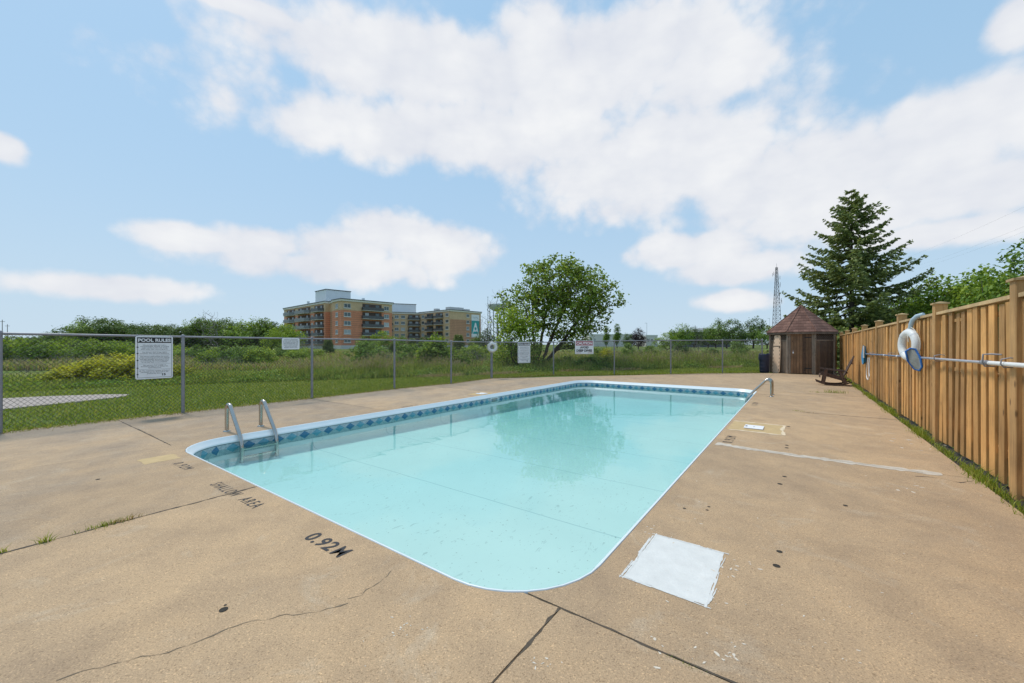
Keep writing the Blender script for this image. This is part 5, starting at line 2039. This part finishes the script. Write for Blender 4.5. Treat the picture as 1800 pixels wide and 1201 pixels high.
def make_spruce(seed, H, W, nlev, needles, mat_n, nsz, gap=.0, curve=1.05, bare=.03, tw=.30):
    """spruce with drooping whorled limbs; returns crown mesh, trunk mesh in metres"""
    rng = np.random.default_rng(seed)
    segs = [[(0, 0, H * i / 14), (0, 0, H * (i + 1) / 14), H * .016 * (1 - i / 14) + .01, H * .016 * (1 - (i + 1) / 14) + .01] for i in range(14)]
    NC, ND = [], []
    for k in range(nlev):
        f = k / (nlev - 1)
        z = H * (bare + (.985 - bare) * f ** .9)
        rel = z / H
        nb = int(rng.integers(4, 7)) if rel < .9 else 3
        ph = rng.uniform(0, 2 * pi)
        for b in range(nb):
            if rng.random() < gap:
                continue
            a = ph + 2 * pi * b / nb + rng.normal() * .25
            L = W * (1 - rel) ** curve * rng.uniform(.72, 1.18) + .12
            if rel < .12:
                L *= .8
            rise = .30 if rel > .75 else (.12 if rel > .35 else -.02)
            m = 7
            pts = []
            for i in range(m + 1):
                s = i / m
                r = L * s
                zz = z + rise * L * s - .16 * L * math.sin(pi * min(1, s * .95)) * (1 - rel) + .13 * L * s ** 3
                pts.append(np.array([r * math.cos(a), r * math.sin(a), zz]))
            rb = .012 + .011 * L
            for i in range(m):
                segs.append([pts[i], pts[i + 1], rb * (1 - i / m) + .004, rb * (1 - (i + 1) / m) + .004])
            d0 = np.array([math.cos(a), math.sin(a), 0])
            side = np.array([-math.sin(a), math.cos(a), 0])
            nt = int(5 + L * 7)
            for q in range(nt):
                s = .12 + .88 * (q + rng.random()) / nt
                i = min(m - 1, int(s * m))
                p = pts[i] + (pts[i + 1] - pts[i]) * (s * m - i)
                sg = 1 if q % 2 else -1
                l = tw * L * (1.08 - s) * rng.uniform(.6, 1.2) + .12
                dirn = d0 * rng.uniform(.45, .9) + side * sg * rng.uniform(.5, 1.0) + np.array([0, 0, rng.uniform(-.35, .12)])
                dirn /= np.linalg.norm(dirn)
                nn = max(3, int(l * needles))
                tt = rng.uniform(0, 1, nn)
                C = p + dirn * (l * tt)[:, None] + np.array([0, 0, -1]) * (.18 * l * tt ** 2)[:, None] + rng.normal(size=(nn, 3)) * .03
                NC.append(C)
                ND.append(np.repeat(dirn[None], nn, 0))
    C = np.concatenate(NC)
    D = np.concatenate(ND)
    n = len(C)
    t = unit(D * 1.1 + rng.normal(size=(n, 3)) * .55)
    nr = unit(np.cross(t, rng.normal(size=(n, 3))))
    s = (nsz * rng.uniform(.6, 1.35, n))[:, None]
    b = nr * s * .24
    V = np.stack([C - t * s * .5, C - b, C + t * s * .5, C + b], 1).reshape(-1, 3)
    crown = mesh_np('crown', V, np.arange(4 * n).reshape(-1, 4), mat_n)
    sp = [np.array([x[i] for x in segs], float) for i in range(4)]
    V, F = cones(sp[0], sp[1], sp[2], sp[3], 6)
    return crown, mesh_np('trunk', V, F, M['bark'], True)


def build_trees():
    # big conifer behind the wooden fence
    Y = 27.0
    p = at(1497, Y)
    H = zrow(333, Y)
    cr, tr = make_spruce(5, H, 5.4, 30, 46, M['needle'], .19, .12, .82, .05)
    plant('conifer_tree', cr, tr, (p.x, p.y, -.04), .6, (1, 1, 1), 'tall dark green conifer with layered drooping limbs behind the shed and fence', 'tree')
    # young spruces in the field
    sp = [make_spruce(6, 1.0, .34, 16, 160, M['needle'], .06, .05, .95, .03, .45)]
    for px, Yd, top, lb in ((577, 62, 597, 'small dark spruce in front of the near apartment block'), (806, 72, 590, 'small dark spruce in front of the far apartment block end wall'), (725, 80, 596, 'small dark spruce between the two apartment blocks'), (690, 60, 604, 'low young spruce in front of the tan brick wing')):
        h = zrow(top, Yd)
        q = at(px, Yd)
        plant('spruce_tree', sp[0][0], sp[0][1], (q.x, q.y, -.04), px, (h, h, h), lb, 'tree', 'young spruces in the field')
    # spreading leafy tree by the far fence
    Y = 24.5
    rng = np.random.default_rng(77)
    base = at(945, Y)
    kx = Y / FOC

    def lobe(px, py, rx, ry, dep, dy=0):
        return ((px - 945) * kx, dy, zrow(py, Y), rx * kx, dep, ry * kx)
    lobes = [lobe(970, 495, 62, 42, 1.9), lobe(1015, 512, 62, 46, 2.0, .3), lobe(925, 535, 48, 42, 1.6, -.3), lobe(1066, 518, 34, 24, 1.0), lobe(1085, 522, 16, 12, .6), lobe(980, 468, 46, 20, 1.2), lobe(1030, 478, 30, 18, 1.0), lobe(1045, 555, 34, 36, 1.4, .6), lobe(898, 555, 30, 30, 1.1), lobe(1015, 600, 46, 30, 1.3, .8), lobe(985, 555, 62, 40, 1.8)]
    T = crown_points(rng, lobes, 620, .45)
    T = T[T[:, 2] > 1.2]
    # six stems fanning out of one stool
    ends = [(-1.5, .1, 3.4), (-.3, -.4, 4.4), (.8, .3, 5.0), (1.9, -.2, 4.4), (3.0, .3, 3.6), (2.4, .6, 2.3), (-.9, .3, 2.6)]
    stems = []
    for k, e in enumerate(ends):
        e = np.array(e)
        b = np.array([.10 * (k - 3), .05 * (k % 3 - 1), 0.0])
        line = []
        for i in range(12):
            f = i / 11
            bend = np.array([e[0] * .10 * math.sin(pi * f), 0, .25 * math.sin(pi * f)])
            line.append(b + (e - b) * f + bend + rng.normal(size=3) * .03)
        stems.append(line)
    nodes, par, cnt, tips = grow(rng, None, T, stems=stems)
    tm = branches_mesh('trunk', nodes, par, cnt, .105, M['bark'], .5, .008, 6)
    reps = rng.integers(10, 34, len(T))
    C = np.repeat(T, reps, axis=0) + rng.normal(size=(reps.sum(), 3)) * np.array([.20, .20, .15])
    V, F = leaf_quads(C, np.full(len(C), .165), rng, .3, None, .8)
    plant('leafy_tree', mesh_np('crown', V, F, M['leaf_main']), tm, (base.x, base.y, -.04), 0, (1, 1, 1), 'large spreading leafy tree with several dark stems just beyond the far chain-link fence', 'tree')
    # lower companion at its left
    Yb = 22.5
    kx2 = Yb / FOC
    rng = np.random.default_rng(78)
    lobes = [((px - 905) * kx2, 0, zrow(py, Yb), rx * kx2, .9, ry * kx2) for px, py, rx, ry in ((905, 590, 36, 36), (893, 562, 22, 22), (925, 575, 24, 26), (888, 618, 28, 26), (930, 618, 26, 24), (910, 632, 34, 16))]
    T = crown_points(rng, lobes, 230, .35)
    nodes, par, cnt, tips = grow(rng, [(0, 0, 0), (.15, .1, 0)], np.concatenate([[[0, 0, .3]], T]))
    tm = branches_mesh('trunk', nodes, par, cnt, .06, M['bark'], .5, .006, 5)
    reps = rng.integers(12, 26, len(T))
    C = np.repeat(T, reps, axis=0) + rng.normal(size=(reps.sum(), 3)) * .16
    V, F = leaf_quads(C, np.full(len(C), .14), rng, .3, None, .8)
    b2 = at(905, Yb)
    plant('leafy_tree', mesh_np('crown', V, F, M['leaf_lime']), tm, (b2.x, b2.y, -.04), 0, (1, 1, 1), 'smaller bright green leafy tree left of the spreading tree, beside the hanging life ring', 'tree')
    # bare trees
    for me, px, Yd, top, lb in ((bare_tree[0], 368, 46, 541, 'bare grey dead tree in the left field before the treeline'), (bare_tree[1], 880, 60, 503, 'tall bare tree with a bird nest in front of the water tower'), (bare_tree[0], 852, 52, 548, 'smaller bare tree right of the teal banner'), (bare_tree[0], 128, 38, 590, 'low bare grey tree in the shrubs at far left'), (bare_tree[1], 1228, 60, 582, 'thin bare tree in front of the dark hall')):
        q = at(px, Yd)
        h = zrow(top, Yd)
        o = plant('bare_tree', None, me, (q.x, q.y, -.04), px * .7, (h, h, h), lb, 'tree', 'leafless trees in the field')
        if px == 880:
            mb = MB()
            mb.tube([(.01, .0, .86), (.012, 0, .875), (.014, 0, .885)], [.012, .017, .006], 8)
            mb.build('nest', M['bark'], o)
    # long treeline behind the field on the left
    rr = random.Random(12)
    top_of = lambda px: np.interp(px, [-60, 60, 100, 140, 175, 205, 215, 330, 350, 400, 415, 450, 480, 505, 530], [594, 590, 582, 574, 553, 562, 570, 569, 557, 560, 566, 557, 570, 570, 585])
    px = -70
    while px < 512:
        Yd = rr.uniform(88, 108)
        h = zrow(top_of(px) + rr.uniform(-5, 3), Yd)
        v = far_dark[rr.randrange(3)] if rr.random() < .72 else far_mid[rr.randrange(2)]
        q = at(px, Yd)
        w = h * rr.uniform(1.05, 1.35)
        plant('broadleaf_tree', v[0], v[1], (q.x, q.y, -.3), rr.uniform(0, 6), (w, w, h * 1.02), 'dark broadleaf tree of the long treeline, ' + (s_ := 'left of the POOL RULES sign' if px < 235 else ('between POOL RULES sign and dead tree' if px < 365 else 'between dead tree and brick blocks')), 'tree', 'treeline trees ' + s_)
        px += rr.uniform(9, 15)
    for px, Yd, top, v, lb in ((503, 84, 567, far_lime, 'light green tree at the left corner of the near apartment block'), (486, 80, 580, far_lime, 'low light green tree at the right end of the treeline'), (640, 58, 588, far_mid[0], 'green tree in front of the near apartment block, left of its corner balconies'),
                               (672, 66, 580, far_lime, 'pointed light green tree covering the lower balconies of the near block'), (700, 70, 588, far_mid[1], 'green tree hiding the foot of the tan brick wing'), (652, 40, 600, far_mid[0], 'round green bush-like tree right of the concrete plinth'), (745, 90, 590, far_dark[0], 'dark tree at the foot of the far apartment block'),
                               (835, 85, 592, far_dark[1], 'dark tree below the teal banner'), (1122, 120, 577, far_purple, 'dark purple-leaved round tree far across the field'), (1198, 150, 567, far_mid[0], 'open-crowned tree left of the dark hall'), (1172, 75, 583, far_lime, 'light green young tree in the field left of the hall'),
                               (1278, 150, 558, far_dark[1], 'large dark tree behind the dark hall'), (1258, 160, 566, far_mid[0], 'left-hand tree behind the dark hall'), (1324, 150, 556, far_dark[0], 'round dark tree right of the hall, near the radio tower'), (1348, 140, 572, far_mid[1], 'tree just left of the shed roof'),
                               (1305, 145, 575, far_dark[2], 'lower dark tree between the hall and the shed'), (1066, 170, 573, poplar, 'thin poplar right of the spreading leafy tree'), (1085, 170, 569, poplar, 'taller poplar left of the purple tree'), (1220, 170, 574, far_dark[2], 'dark tree behind the utility pole'), (1296, 70, 596, far_mid[1], 'low green tree in the field near the shed'),
                               (1105, 160, 585, far_dark[0], 'small dark tree beside the white building'), (855, 70, 577, far_dark[2], 'dark grey-green tree right of the far apartment block'), (1245, 165, 575, far_dark[1], 'small dark tree above the hall roof, left side'), (1385, 120, 575, far_dark[0], 'dark tree behind the shed roof, left of the conifer')):
        q = at(px, Yd)
        h = zrow(top, Yd) + .1
        w = h * (1.0 if v is not far_purple else .95)
        if v is poplar:
            w = h * .9
        plant('broadleaf_tree', v[0], v[1], (q.x, q.y, -.1), px * 1.3, (w, w, h), lb, 'tree')
    # trees over the wooden fence on the right
    for k, (px, Yd, top, w, v, lb) in enumerate(((1600, 30, 523, 5.2, 1, 'low bright green tree behind the fence, beside the conifer'), (1655, 26, 494, 5.2, 0, 'bright green tree behind the fence, right of the life ring'), (1712, 24, 489, 5.4, 1, 'middle bright green tree behind the fence near the power lines'), (1765, 22, 484, 5.0, 0, 'bright green tree behind the fence near the tall post'),
                                                (1822, 19, 444, 4.6, 1, 'taller green tree behind the fence at the right edge'), (1570, 36, 545, 5.5, 0, 'green tree below the conifer behind the fence'), (1530, 40, 556, 6, 1, 'dark green shrubby tree under the conifer, behind the fence'), (1440, 38, 560, 5.0, 0, 'green shrubby tree behind the shed roof'))):
        q = at(px, Yd)
        h = zrow(top, Yd) * 1.12
        me = right_trees[v]
        plant('leafy_tree', me[0], me[1], (q.x, q.y, -.1), px * .9, (w, w, h), lb, 'tree', 'leafy trees behind the wooden fence')


right_trees = [make_tree_variant(90 + i, BUSH + [(0, 0, .72, .3, .3, .26)], 240, 40, .055, .042, M['leaf_lime'] if i == 0 else M['leaf_mid'], .02, .06) for i in range(2)]
build_trees()


def build_shrubs():
    def put(name, v, px, Yd, top, wpx, label, group, cat='shrub', z=-.08):
        q = at(px, Yd)
        h = zrow(top, Yd) - z
        w = wpx * Yd / FOC / 1.35
        me = v if isinstance(v, tuple) else (None, v)
        plant(name, me[0], me[1], (q.x, q.y, z), px * 1.7, (w, w, h), label, cat, group)
    rr = random.Random(21)
    for k, (px, Yd, top, w) in enumerate(((98, 14.6, 652, 62), (128, 14.9, 640, 80), (168, 15.2, 630, 84), (208, 15.2, 626, 84), (240, 15.6, 622, 80), (276, 15.4, 634, 80), (318, 15.9, 640, 66), (142, 17.5, 634, 80), (195, 18, 620, 80))):
        put('yellow_shrub', bush_yellow[k % 2], px, Yd, top, w, 'yellow-green flowering shrub in the yellow clump, ' + ('leftmost of the front row', 'second from the left in the front row', 'in the middle left of the POOL RULES sign', 'the brightest just left of the POOL RULES sign', 'behind the left edge of the POOL RULES sign', 'behind the POOL RULES sign', 'rightmost, right of the POOL RULES sign', 'at the back on the left', 'at the back beside the POOL RULES sign')[k], 'yellow-green shrubs behind the left fence')
    for k in range(22):
        px = -40 + k * 13 + rr.uniform(-5, 5)
        Yd = rr.uniform(30, 62)
        put('green_shrub', (bush_mid + bush_lime + bush_dark)[rr.randrange(5)], px, Yd, rr.uniform(592, 606) if px < 260 else rr.uniform(600, 610), rr.uniform(44, 70), 'round green shrub in the scrub field, ' + (s_ := 'left of the large POOL RULES sign' if px < 235 else 'right of the large POOL RULES sign'), 'green scrub shrubs ' + s_)
    for k in range(20):
        px = 250 + k * 15 + rr.uniform(-6, 6)
        Yd = rr.uniform(26, 55)
        put('green_shrub', (bush_mid + bush_lime)[rr.randrange(4)], px, Yd, rr.uniform(603, 616), rr.uniform(40, 64), 'low green shrub in the field before the near apartment block', 'green shrubs before the apartment blocks')
    put('leafy_shrub', big_bush, 762, 22.5, 587, 108, 'big lush bright green shrub in front of the far apartment block', None)
    put('leafy_shrub', bush_lime[0], 806, 24, 610, 70, 'bright shrub at the right foot of the big lush shrub', None)
    put('leafy_shrub', bush_mid[0], 716, 26, 604, 64, 'green shrub at the left side of the big lush shrub', None)
    put('leafy_shrub', bush_mid[1], 648, 30, 598, 84, 'green shrub standing alone left of the tan seed heads patch', None)
    put('leafy_shrub', bush_lime[1], 835, 34, 601, 60, 'pale green shrub left of the hanging life ring', None)
    for k in range(12):
        px = 655 + k * 17 + rr.uniform(-6, 6)
        put('bare_shrub', bare_bush[k % 2], px, rr.uniform(22, 32), rr.uniform(606, 622), rr.uniform(40, 62), 'grey leafless brush in the middle field', 'grey brush in the field')
    for k in range(16):
        px = 0 + k * 28 + rr.uniform(-8, 8)
        put('bare_shrub', bare_bush[k % 2], px, rr.uniform(20, 34), rr.uniform(612, 626), rr.uniform(40, 62), 'grey leafless brush in the left field', 'grey brush in the field')
    for k in range(18):
        px = 1050 + k * 16.5 + rr.uniform(-6, 6)
        if k % 3 == 0:
            put('green_shrub', (bush_mid + bush_dark)[rr.randrange(3)], px, rr.uniform(30, 42), rr.uniform(600, 612), rr.uniform(30, 48), ('first', 'second', 'third', 'fourth', 'fifth', 'sixth')[k // 3] + ' green shrub from the left beyond the right half of the far fence', 'green shrubs of the right field')
        elif px < 1310:
            put('bare_shrub', bare_bush[k % 2], px, rr.uniform(28, 36), rr.uniform(602, 614), rr.uniform(34, 52), 'brown leafless brush in the right field', 'brown brush in the right field')
    put('yellow_shrub', bush_yellow[0], 1066, 27, 610, 34, 'small yellow-green shrub right of the spreading tree', None)
    put('green_shrub', bush_dark[0], 1298, 34, 600, 40, 'dark green shrub near the shed beyond the fence', None)
    for k in range(5):
        put('green_shrub', bush_mid[k % 2], 880 + 42 * k, rr.uniform(22.6, 25), rr.uniform(618, 630), 76, 'green shrub at the foot of the spreading leafy tree', 'shrubs under the spreading tree')


build_shrubs()


# ------------------------------------------------------------------ grasses
def blades(B, h, w, rng, lean=.35, seg=2):
    """bent blades of grass: base points B, heights h"""
    n = len(B)
    a = rng.uniform(0, 2 * pi, n)
    side = np.stack([np.cos(a), np.sin(a), np.zeros(n)], 1) * (w / 2)[:, None]
    la = rng.uniform(0, 2 * pi, n)
    ld = np.stack([np.cos(la), np.sin(la), np.zeros(n)], 1) * (h * lean * rng.uniform(.2, 1.3, n))[:, None]
    up = np.array([0, 0, 1.0])
    mid = B + ld * .3 + up * (h * .58)[:, None]
    tip = B + ld + up * h[:, None]
    V = np.stack([B - side, B + side, mid + side * .8, mid - side * .8, tip], 1).reshape(-1, 3)
    k = (np.arange(n) * 5)[:, None]
    F = np.concatenate([k + np.array([[0, 1, 2]]), k + np.array([[0, 2, 3]]), k + np.array([[3, 2, 4]])], 0)
    return V, F, tip


def along(poly, s):
    """points on a polyline at fractions s of its length"""
    P_ = np.array(poly, float)
    L = np.linalg.norm(np.diff(P_, axis=0), axis=1)
    c = np.concatenate([[0], np.cumsum(L)]) / L.sum()
    return np.stack([np.interp(s, c, P_[:, 0]), np.interp(s, c, P_[:, 1])], 1), L.sum()


FLINE = [(x, y) for x, y, _ in FENCE_POSTS]
WLINE = [(-24, 8.0), (-15.2, 12.2), (-13.5, 13.6), (-11.8, 14.2), (-9.0, 15.4), (-6.2, 16.6), (-2.6, 18.3), (3, 21.3), (10.2, 23.9), (17, 26.0), (24, 28)]
PATH = [(-11.05, 8.4), (-10.75, 9.4), (-10.45, 11.25), (-11.5, 11.7), (-13.3, 10.9), (-14.5, 9.8)]


def inside(pts, poly):
    x, y = pts[:, 0], pts[:, 1]
    r = np.zeros(len(pts), bool)
    n = len(poly)
    for i in range(n):
        (x0, y0), (x1, y1) = poly[i], poly[(i + 1) % n]
        c = ((y0 > y) != (y1 > y)) & (x < (x1 - x0) * (y - y0) / (y1 - y0 + 1e-12) + x0)
        r ^= c
    return r


def build_grass():
    rng = np.random.default_rng(5)
    g0 = -.04
    # footpath slab in the lawn on the far left
    pr = MB()
    pts = [(-20, 3.5), (-12.2, 7.0), (-11.2, 8.6), (-10.75, 10.0), (-10.6, 10.9), (-10.9, 11.35), (-11.6, 11.35), (-12.8, 10.9), (-15, 9.3), (-21, 6.6)]
    area = sum(pts[i][0] * pts[(i + 1) % len(pts)][1] - pts[(i + 1) % len(pts)][0] * pts[i][1] for i in range(len(pts)))
    pr.prism(pts if area > 0 else pts[::-1], -.05, -.012)
    tag(pr.build('footpath', M['path']), kind='structure')
    path_poly = pts
    # mown lawn between fence and weeds
    n = 150000
    s = rng.uniform(0, 1, n)
    A, _ = along([(-13.0, -1.0)] + FLINE + [(16.5, 21)], s)
    B, _ = along(WLINE, s)
    f = rng.uniform(-.02, 1.08, n)[:, None]
    pt = A * (1 - f) + B * f
    pt = pt[~inside(pt, path_poly)]
    d = np.linalg.norm(pt, axis=1)
    keep = rng.random(len(pt)) < np.clip(16 / d, .35, 1)
    pt = pt[keep]
    h = rng.uniform(.035, .085, len(pt))
    Bp = np.column_stack([pt, np.full(len(pt), g0)])
    V, F, _ = blades(Bp, h, np.full(len(pt), .014), rng, .8)
    tag(link('lawn_grass', mesh_np('lawn_grass', V, F, M['lawn'])), kind='stuff')
    # longer, drier grass right along the foot of the chain-link fence
    n = 9000
    A, L = along(FLINE, rng.uniform(0, 1, n))
    pt = A + rng.normal(size=(n, 2)) * .075 + np.array([-.05, .05])
    h = rng.uniform(.03, .12, n)
    V, F, _ = blades(np.column_stack([pt, np.full(n, g0)]), h, np.full(n, .012), rng, 1.0)
    m = link('fence_foot_grass', mesh_np('fence_foot_grass', V, F, M['lawn']))
    tag(m, kind='stuff')
    n = 3500
    A, L = along(FLINE, rng.uniform(0, 1, n))
    pt = A + rng.normal(size=(n, 2)) * .09
    V, F, _ = blades(np.column_stack([pt, np.full(n, g0 + .02)]), rng.uniform(.02, .08, n), np.full(n, .012), rng, 1.6)
    tag(link('dry_fence_grass', mesh_np('dry_fence_grass', V, F, M['dry'])), kind='stuff')
    # tall weeds behind the lawn
    n = 120000
    s = rng.uniform(0, 1, n)
    A, _ = along(WLINE, s)
    dep = rng.exponential(2.3, n)
    pt = A + dep[:, None] * np.array([[.12, 1.0]]) + rng.normal(size=(n, 2)) * .12
    hmax = np.interp(A[:, 0], [-15, -11, -6, -2, 3, 10, 17], [.22, .42, .72, .42, .62, .85, .7])
    clump = .75 + .25 * np.sin(A[:, 0] * 2.1 + dep * 1.3) + .2 * np.sin(A[:, 0] * 5.3 - dep * 2.1)
    h = hmax * np.clip(.45 + dep * .55, .4, 1.15) * clump * rng.uniform(.5, 1.15, n)
    h *= np.where(np.sin(A[:, 0] * 1.3 + 2 * np.sin(dep)) > .75, .55, 1.0)
    h = np.clip(h, .1, 1.35)
    Bp = np.column_stack([pt, np.full(n, g0)])
    V, F, tip = blades(Bp, h, rng.uniform(.014, .03, n) * (1 + dep * .05), rng, .38)
    tag(link('tall_weeds', mesh_np('tall_weeds', V, F, M['weed'])), kind='stuff')
    # broad-leaved weeds mixed in at the front
    n = 26000
    s = rng.uniform(0, 1, n)
    A, _ = along(WLINE, s)
    dep = rng.exponential(.9, n)
    pt = A + dep[:, None] * np.array([[.12, 1.0]]) + rng.normal(size=(n, 2)) * .1
    hm = np.interp(A[:, 0], [-15, -11, -6, -2, 3, 10, 17], [.2, .35, .5, .35, .45, .6, .5])
    z = g0 + rng.uniform(0, 1, n) ** .8 * hm * np.clip(.35 + dep * .8, 0, 1) * (.8 + .3 * np.sin(A[:, 0] * 3))
    V, F = leaf_quads(np.column_stack([pt, z]), np.full(n, .085), rng, .2)
    tag(link('broadleaf_weeds', mesh_np('broadleaf_weeds', V, F, M['leaf_mid'])), kind='stuff')
    # pale seed heads standing above the weeds
    sel = rng.random(len(tip)) < np.interp(tip[:, 0], [-16, -11, -3.5, -1.5, 4, 9, 14, 18], [.15, .42, .42, .05, .05, .2, .2, .1])
    sel &= tip[:, 2] > .42
    T = tip[sel]
    k = 3
    C = np.repeat(T, k, 0) + rng.normal(size=(len(T) * k, 3)) * np.array([.03, .03, .06])
    t = unit(rng.normal(size=(len(C), 3)) * .35 + np.array([0, 0, 1.0]))
    b = unit(np.cross(t, rng.normal(size=(len(C), 3))))
    sz = rng.uniform(.06, .13, len(C))[:, None]
    V = np.stack([C - t * sz * .5, C - b * .012, C + t * sz * .5, C + b * .012], 1).reshape(-1, 3)
    tag(link('seed_heads', mesh_np('seed_heads', V, np.arange(len(V)).reshape(-1, 4), M['seed'])), kind='stuff')
    # dry straw lying at the mowing edge
    n = 9000
    s = rng.uniform(.42, .92, n)
    A, _ = along(WLINE, s)
    w = np.sin(s * 90) + np.sin(s * 41 + 1) > .2
    A = A[w]
    n = len(A)
    pt = A + np.column_stack([rng.normal(size=n) * .15, rng.normal(size=n) * .22 - .2])
    V, F, _ = blades(np.column_stack([pt, np.full(n, g0)]), rng.uniform(.05, .2, n), np.full(n, .016), rng, 1.6)
    tag(link('straw', mesh_np('straw', V, F, M['dry'])), kind='stuff')
    # rough grass of the open field further out
    n = 60000
    Yd = 22 + 60 * rng.random(n) ** 1.7
    X = (rng.uniform(-100, 560, n)) / FOC * Yd
    X2 = rng.uniform(-1000, -100, n) / FOC * Yd
    X = np.where(rng.random(n) < .4, X, X2)
    pt = np.column_stack([X, Yd])
    W_, _ = along(WLINE, np.linspace(0, 1, 400))
    lim = np.interp(X, W_[:, 0], W_[:, 1])
    pt = pt[Yd > lim + 1.5]
    n = len(pt)
    dd = np.linalg.norm(pt, axis=1)
    h = rng.uniform(.12, .45, n)
    V, F, tip = blades(np.column_stack([pt, np.full(n, g0)]), h, .02 + dd * .0016, rng, .5)
    half = rng.random(n) < .5
    Fm = F.reshape(3, n, 3)
    tag(link('field_grass', mesh_np('field_grass', V, Fm[:, half].reshape(-1, 3), M['weed'])), kind='stuff')
    tag(link('dry_field_grass', mesh_np('dry_field_grass', V, Fm[:, ~half].reshape(-1, 3), M['dry'])), kind='stuff')
    # grass strip along the wooden fence
    n = 12000
    b = rng.uniform(1.5, 24.5, n)
    env = np.clip(.62 + .4 * np.sin(b * 2.3) + .35 * np.sin(b * 5.1 + 1), .1, 1.3)
    keep = rng.random(n) < np.clip(env, .15, 1)
    b, env = b[keep], env[keep]
    n = len(b)
    a = 1.60 - np.abs(rng.normal(size=n)) * .055 - .02 * env
    Bp = np.column_stack([a * VX + b * UX, a * VY + b * UY, np.full(n, -.03)])
    V, F, _ = blades(Bp, rng.uniform(.04, .14, n) * (.5 + .5 * env), rng.uniform(.004, .009, n), rng, .75)
    tag(link('fence_grass_strip', mesh_np('fence_grass_strip', V, F, M['lawn'])), kind='stuff')
    # soil and crumbs of the strip
    mb = MB()
    mb.box(1.505, 1.72, -4, 25, -.08, -.028)
    so = mb.build('soil_strip', M['joint'], None, (0, 0, 0), (0, 0, RZ))
    tag(so, kind='structure')

    def tuft(px, py, n, spread, h, label, elong=1.0, dry=False, w=.006):
        g = G(px, py)
        rg = np.random.default_rng(int(px * 7 + py))
        q = rg.normal(size=(n, 2)) * spread * np.array([1, .25])
        q[:, 0] *= elong
        u = np.array([[VX, VY], [UX, UY]]) if elong < 0 else np.array([[UX, UY], [VX, VY]])
        pt = q @ u if elong > 0 else (q * np.array([-1, 1])) @ u
        Bp = np.column_stack([pt, np.full(n, -.012)])
        V, F, _ = blades(Bp, rg.uniform(.3, 1, n) * h, np.full(n, w), rg, .9)
        o = link('grass_tuft', mesh_np('grass_tuft', V, F, M['dry' if dry else 'lawn']), None, (g.x, g.y, 0))
        tag(o, label, 'grass tuft', 'grass tufts growing in the deck joints')
    tuft(186, 924, 120, .075, .055, 'wide dry grass tuft in the joint left of the SHALLOW AREA lettering', 1.0)
    tuft(218, 916, 70, .05, .06, 'dry straw tuft at the right end of the wide joint tuft', 1.0, True)
    tuft(78, 954, 26, .02, .085, 'small spiky green grass tuft in the joint near the left edge', 1.0, False, .007)
    tuft(4, 972, 20, .02, .07, 'grass tuft in the joint at the very left edge of the picture', 1.0)
    tuft(350, 884, 14, .03, .02, 'tiny weed in the joint just below the SHALLOW lettering', 1.0)
    tuft(1468, 691, 120, .13, .15, 'larger grass tuft in the deck joint in front of the rocking chair', -1.0)
    tuft(1436, 690, 60, .12, .07, 'low grass tuft left of the larger one before the rocking chair', -1.0)
    tuft(1404, 723, 40, .10, .045, 'low weeds in the deck joint near the small skimmer lid', -1.0)
    tuft(1425, 726, 30, .07, .04, 'low weeds a little right of those near the skimmer lid', -1.0, True)
    tuft(1195, 1164, 70, .045, .022, 'low moss-like weeds in the joint at the bottom right of the pool', -1.0, False, .004)
    tuft(1225, 1180, 40, .03, .018, 'tiny weeds nearest the bottom edge in the front joint', -1.0, True, .004)
    tuft(1330, 656, 30, .12, .09, 'short grass fringe beside the rubbish bin', -1.0)


build_grass()
